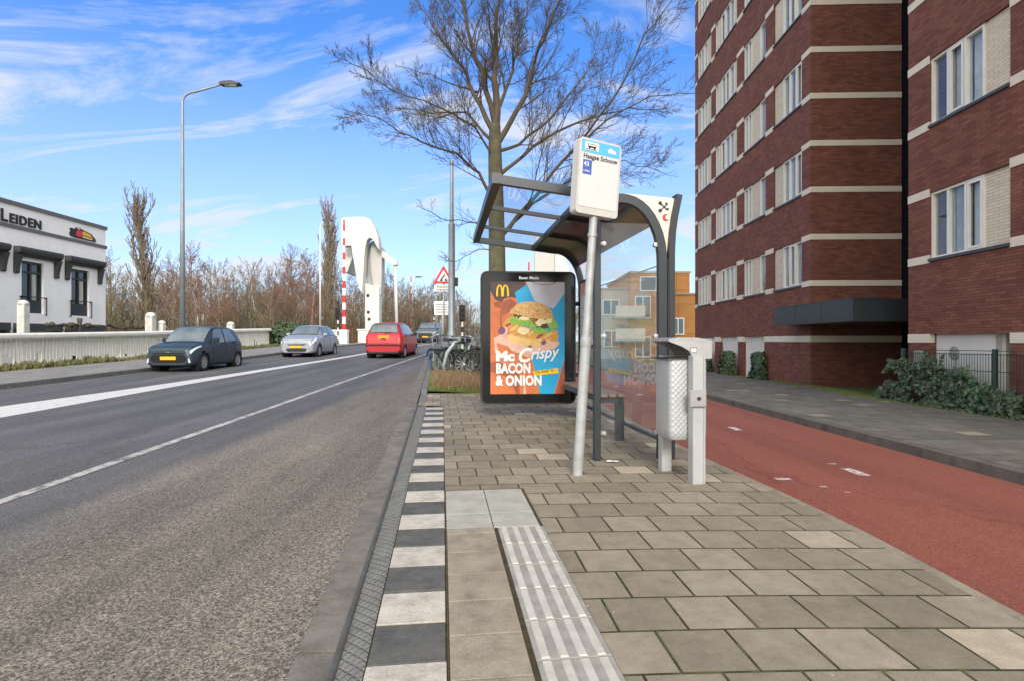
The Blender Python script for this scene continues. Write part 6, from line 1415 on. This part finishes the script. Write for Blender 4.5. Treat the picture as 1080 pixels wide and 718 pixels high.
# ------------------------------------------------------------------ litter bin
bi=thing('litter_bin','silver metal litter bin with dimpled sides on two posts','litter bin',(1.475,4.98,zp(5)),radians(8))
chk=mat('dimpled_steel',(.42,.43,.44),.45,metal=.3,var=.06,scale=6)
t=chk.node_tree; b=t.nodes['Principled BSDF']; uvn=t.nodes.new('ShaderNodeUVMap'); vo=t.nodes.new('ShaderNodeTexVoronoi'); vo.inputs['Scale'].default_value=30; vo.inputs['Randomness'].default_value=0; t.links.new(uvn.outputs[0],vo.inputs['Vector'])
bp2=t.nodes.new('ShaderNodeBump'); bp2.inputs['Strength'].default_value=.35; bp2.inputs['Distance'].default_value=.012; bp2.invert=True; t.links.new(vo.outputs['Distance'],bp2.inputs['Height']); t.links.new(bp2.outputs[0],b.inputs['Normal'])
pol=mat('post_grey',(.40,.41,.41),.5,metal=.2,var=.08,scale=5)
# body: flattened cylinder between the posts
m=MB(); sec=[]; n=28
for k in range(n):
    a=2*pi*k/n; sec.append((.172*math.copysign(abs(cos(a))**.24,cos(a)),.17*math.copysign(abs(sin(a))**.24,sin(a))))
zs_=[.36,.345,.37,.42,1.03]
sc2=[.0,.9,.985,1,1]
vs=[]; 
for z,s_ in zip(zs_,sc2): vs+=[(x*s_,y*s_,z) for x,y in sec]
m.add(vs,[(i*n+k,i*n+(k+1)%n,(i+1)*n+(k+1)%n,(i+1)*n+k) for i in range(len(zs_)-1) for k in range(n)])
peri=[0]
for k in range(n): 
    a=sec[k]; b_=sec[(k+1)%n]; peri.append(peri[-1]+sqrt((a[0]-b_[0])**2+(a[1]-b_[1])**2))
m.build('container',chk,bi,smooth=True,autosmooth=50,uvfn=lambda v:(lambda u:((u+v.z)*.7071,(v.z-u)*.7071))(v.x if abs(v.y)>.985*abs(v.x) else v.y))
# hood with throw-in opening: curved roof on cheeks
m=MB(); m.prism([(.20,1.165),(.20,1.185),(.05,1.203),(-.10,1.205),(-.19,1.19),(-.19,1.178),(-.10,1.19),(.05,1.188)],-.19,.19)
for y0,y1 in ((-.188,-.178),(.178,.188)): m.prism([(.195,1.034),(.195,1.164),(.05,1.187),(-.10,1.189),(-.188,1.177),(-.14,1.16),(-.07,1.135),(-.01,1.10),(.03,1.034)],y0,y1)
m.box(.185,.195,-.177,.177,1.034,1.164); m.build('hood',alu,bi)
m=MB(); m.box(-.19,.19,-.175,.175,1.022,1.034); m.build('rim',mat('bin_dark_rim',(.10,.10,.11),.4,metal=.5),bi)
m=MB(); m.box(-.18,.028,-.155,.155,1.036,1.04); m.build('opening',blackm,bi)
m=MB(); m.rbox(-.02,.075,-.285,-.19,-.03,1.06,.006); m.rbox(.077,.092,-.28,-.20,-.03,1.05,.003); m.build('post',pol,bi)
m=MB(); m.rbox(-.09,.005,.19,.28,-.03,1.05,.006); m.build('post',pol,bi)
m=MB(); m.rbox(-.055,.085,-.315,-.286,.64,.78,.006); lk=m.build('lock_plate',alu,bi); m=MB(); m.lathe([(.014,-.330),(.014,-.316)],12,axis='y',c=(.015,0,.71)); m.build('lock',blackm,lk)
m=MB(); m.box(.0,.06,-.1905,-.187,1.08,1.13); m.box(.01,.028,-.1915,-.1906,1.09,1.12,1); m.box(.034,.052,-.1915,-.1906,1.09,1.12,1); m.build('label_plate',[mat('label_dark',(.2,.2,.2),.5),sgn_w],bi)
# scrap of paper by the shelter post
m=MB(); rj=random.Random(3); m.grid(lambda u,v:(u,v,zp(5.6)+.006+.012*mnoise.noise(Vector((u*40,v*40,1)))+.006),frange(.92,1.03,5),frange(5.50,5.56,4)); tag(m.build('paper_scrap',sgn_w),'crumpled white paper scrap on the tiles beside the shelter post','litter')

# ------------------------------------------------------------------ bicycles on the verge
def bicycle(label,x,y,rz,lean,fc,tc_,seed,basket=False):
    z=zv(x,y)+.02
    t_=thing('bicycle',label,'bicycle',(x,y,z),0,'bicycles parked behind the platform'); t_.rotation_euler=(0,0,rz)
    t_.rotation_euler=(Matrix.Rotation(rz,3,'Z')@Matrix.Rotation(radians(lean),3,'X')).to_euler()
    fm=mat('bike_'+fc[0],fc[1],.35,var=.1); tm=mat('bike_tyre_'+tc_[0],tc_[1],.7,var=.2); spk=MATS.get('spoke') or mat('spoke',(.5,.5,.5),.35,metal=.7)
    r=.345
    for wx in (-.52,.54):
        w=bpy.data.objects.new('wheel',None); COL.objects.link(w); w.parent=t_; w.location=(wx,0,r)
        q=MB(); q.tube([(cos(a)*(r-.02),0,sin(a)*(r-.02)) for a in frange(0,2*pi,28)],.021,6,cap=False); q.build('tyre',tm,w,smooth=True)
        q=MB(); q.tube([(cos(a)*(r-.045),0,sin(a)*(r-.045)) for a in frange(0,2*pi,24)],.011,4,cap=False)
        for k in range(14): a=2*pi*k/14; q.tube([(0,.02*(-1)**k,0),(cos(a)*(r-.045),0,sin(a)*(r-.045))],.0035,3,cap=False)
        q.lathe([(.03,-.04),(.03,.04)],8,axis='y'); q.build('rim',spk,w)
        q=MB(); q.tube([(cos(a)*(r+.025),0,sin(a)*(r+.025)) for a in frange(.35 if wx>0 else .1,pi*.95,14)],.022,5); q.build('mudguard',blackp,w)
    q=MB(); bb_=(-.06,0,.30); st_=(-.20,0,.88); hdp=(.36,0,.92); hl=(.40,0,.72)
    for a,b_,rr_ in ((bb_,st_,.018),(bb_,hl,.02),(st_,hdp,.017),((-.52,0,r),bb_,.012),((-.52,0,r),(-.18,0,.78),.011),(hl,(.54,0,r),.016),(hdp,hl,.02)): q.tube([a,b_],rr_,7)
    q.build('frame',fm,t_,smooth=True)
    q=MB(); q.tube([hdp,(.34,0,1.06)],.013,6); q.tube([(.20,-.30,1.06),(.32,-.24,1.10),(.35,0,1.07),(.32,.24,1.10),(.20,.30,1.06)],.013,6); q.build('handlebar',spk,t_,smooth=True)
    q=MB(); q.tube([(.10,-.30,1.05),(.21,-.30,1.06)],.019,6); q.tube([(.10,.30,1.05),(.21,.30,1.06)],.019,6); q.build('grips',rubber,t_)
    q=MB(); q.tube([st_,(-.22,0,.98)],.013,6); q.prism([(-.36,-.09),(-.36,.09),(-.22,.06),(-.06,.02),(-.06,-.02),(-.22,-.06)],.98,1.03,plane='xy'); q.build('saddle',blackp,t_)
    q=MB(); q.lathe([(.09,-.03),(.09,-.02)],16,axis='y',c=(-.06,0,.30)); q.tube([(-.06,-.05,.30),(-.06,-.05,.13)],.012,5); q.tube([(-.06,.05,.30),(-.06,.05,.47)],.012,5); q.rbox(-.11,-.01,-.14,-.05,.115,.14,.005); q.rbox(-.11,-.01,.05,.14,.46,.485,.005); q.build('crank',blackp,t_)
    q=MB(); q.box(-.80,-.32,-.06,-.05,.72,.735); q.box(-.80,-.32,.05,.06,.72,.735); 
    for xx in (-.79,-.6,-.42): q.box(xx,xx+.012,-.05,.05,.72,.732)
    q.tube([(-.52,-.06,r),(-.60,-.06,.72)],.007,4); q.tube([(-.52,.06,r),(-.60,.06,.72)],.007,4); q.build('carrier',blackp,t_)
    if basket:
        q=MB(); 
        for k in range(6): zz=.82+.045*k; q.tube([(.46,-.17,zz),(.74,-.17,zz),(.74,.17,zz),(.46,.17,zz),(.46,-.17,zz)],.006,4)
        for a in ((.46,-.17),(.6,-.17),(.74,-.17),(.74,0),(.74,.17),(.6,.17),(.46,.17)): q.tube([(a[0],a[1],.82),(a[0],a[1],1.045)],.006,4)
        q.box(.46,.74,-.17,.17,.815,.822); q.build('basket',spk,t_)
    return t_
bicycle('bicycle with blue tyres leaning nearest the road',-2.18,18.3,radians(-112),14,('grey',(.20,.22,.24)),('blue',(.03,.12,.33)),1)
bicycle('silver bicycle leaning behind the blue tyred one',-1.8,18.9,radians(-140),-10,('silver',(.45,.47,.49)),('black',(.02,.02,.02)),2,True)
bicycle('black bicycle standing beside the mast',-1.75,17.9,radians(-15),8,('black',(.02,.02,.022)),('black',(.02,.02,.02)),3)
bicycle('dark green bicycle right of the mast',-1.35,18.6,radians(10),-8,('green',(.02,.06,.045)),('black',(.02,.02,.02)),4)
bicycle('black bicycle half hidden by the advertising panel edge',-.95,17.6,radians(172),7,('black',(.02,.02,.022)),('black',(.02,.02,.02)),5)
bicycle('red bicycle at the back of the row',-1.3,20.4,radians(20),6,('red',(.45,.03,.03)),('black',(.02,.02,.02)),6)
bicycle('white bicycle at the back beside the red one',-.8,20.9,radians(165),-6,('white',(.7,.7,.7)),('black',(.02,.02,.02)),7)
bicycle('grey bicycle with wire basket between the rack hoops',-1.55,18.2,radians(-60),-14,('steelgrey',(.28,.30,.32)),('black',(.02,.02,.02)),8,True)
bicycle('black bicycle with a wire basket behind the mast',-1.5,19.5,radians(-150),10,('black',(.02,.02,.022)),('black',(.02,.02,.02)),9,True)
bicycle('dark blue bicycle at the panel side of the row',-.6,18.5,radians(25),-9,('navy',(.02,.03,.08)),('black',(.02,.02,.02)),10)
rk=thing('bicycle_rack','curved grey steel bicycle rack among the bicycles','bicycle rack',(-2.0,17.6,zv(-2,17.6)))
for k,(dx_,dy_) in enumerate(((0,0),(.55,.35),(1.1,.7))):
    m=MB(); m.tube([(dx_-.12,dy_,-.1),(dx_-.10,dy_,.25),(dx_+.0,dy_,.62),(dx_+.22,dy_+.05,.92),(dx_+.42,dy_+.1,1.0)],[.05,.06,.07,.065,.05],10); m.build('hoop',mat('rack_steel',(.30,.34,.35),.45,metal=.4,var=.15),rk,smooth=True)
print('objects',len(bpy.data.objects))
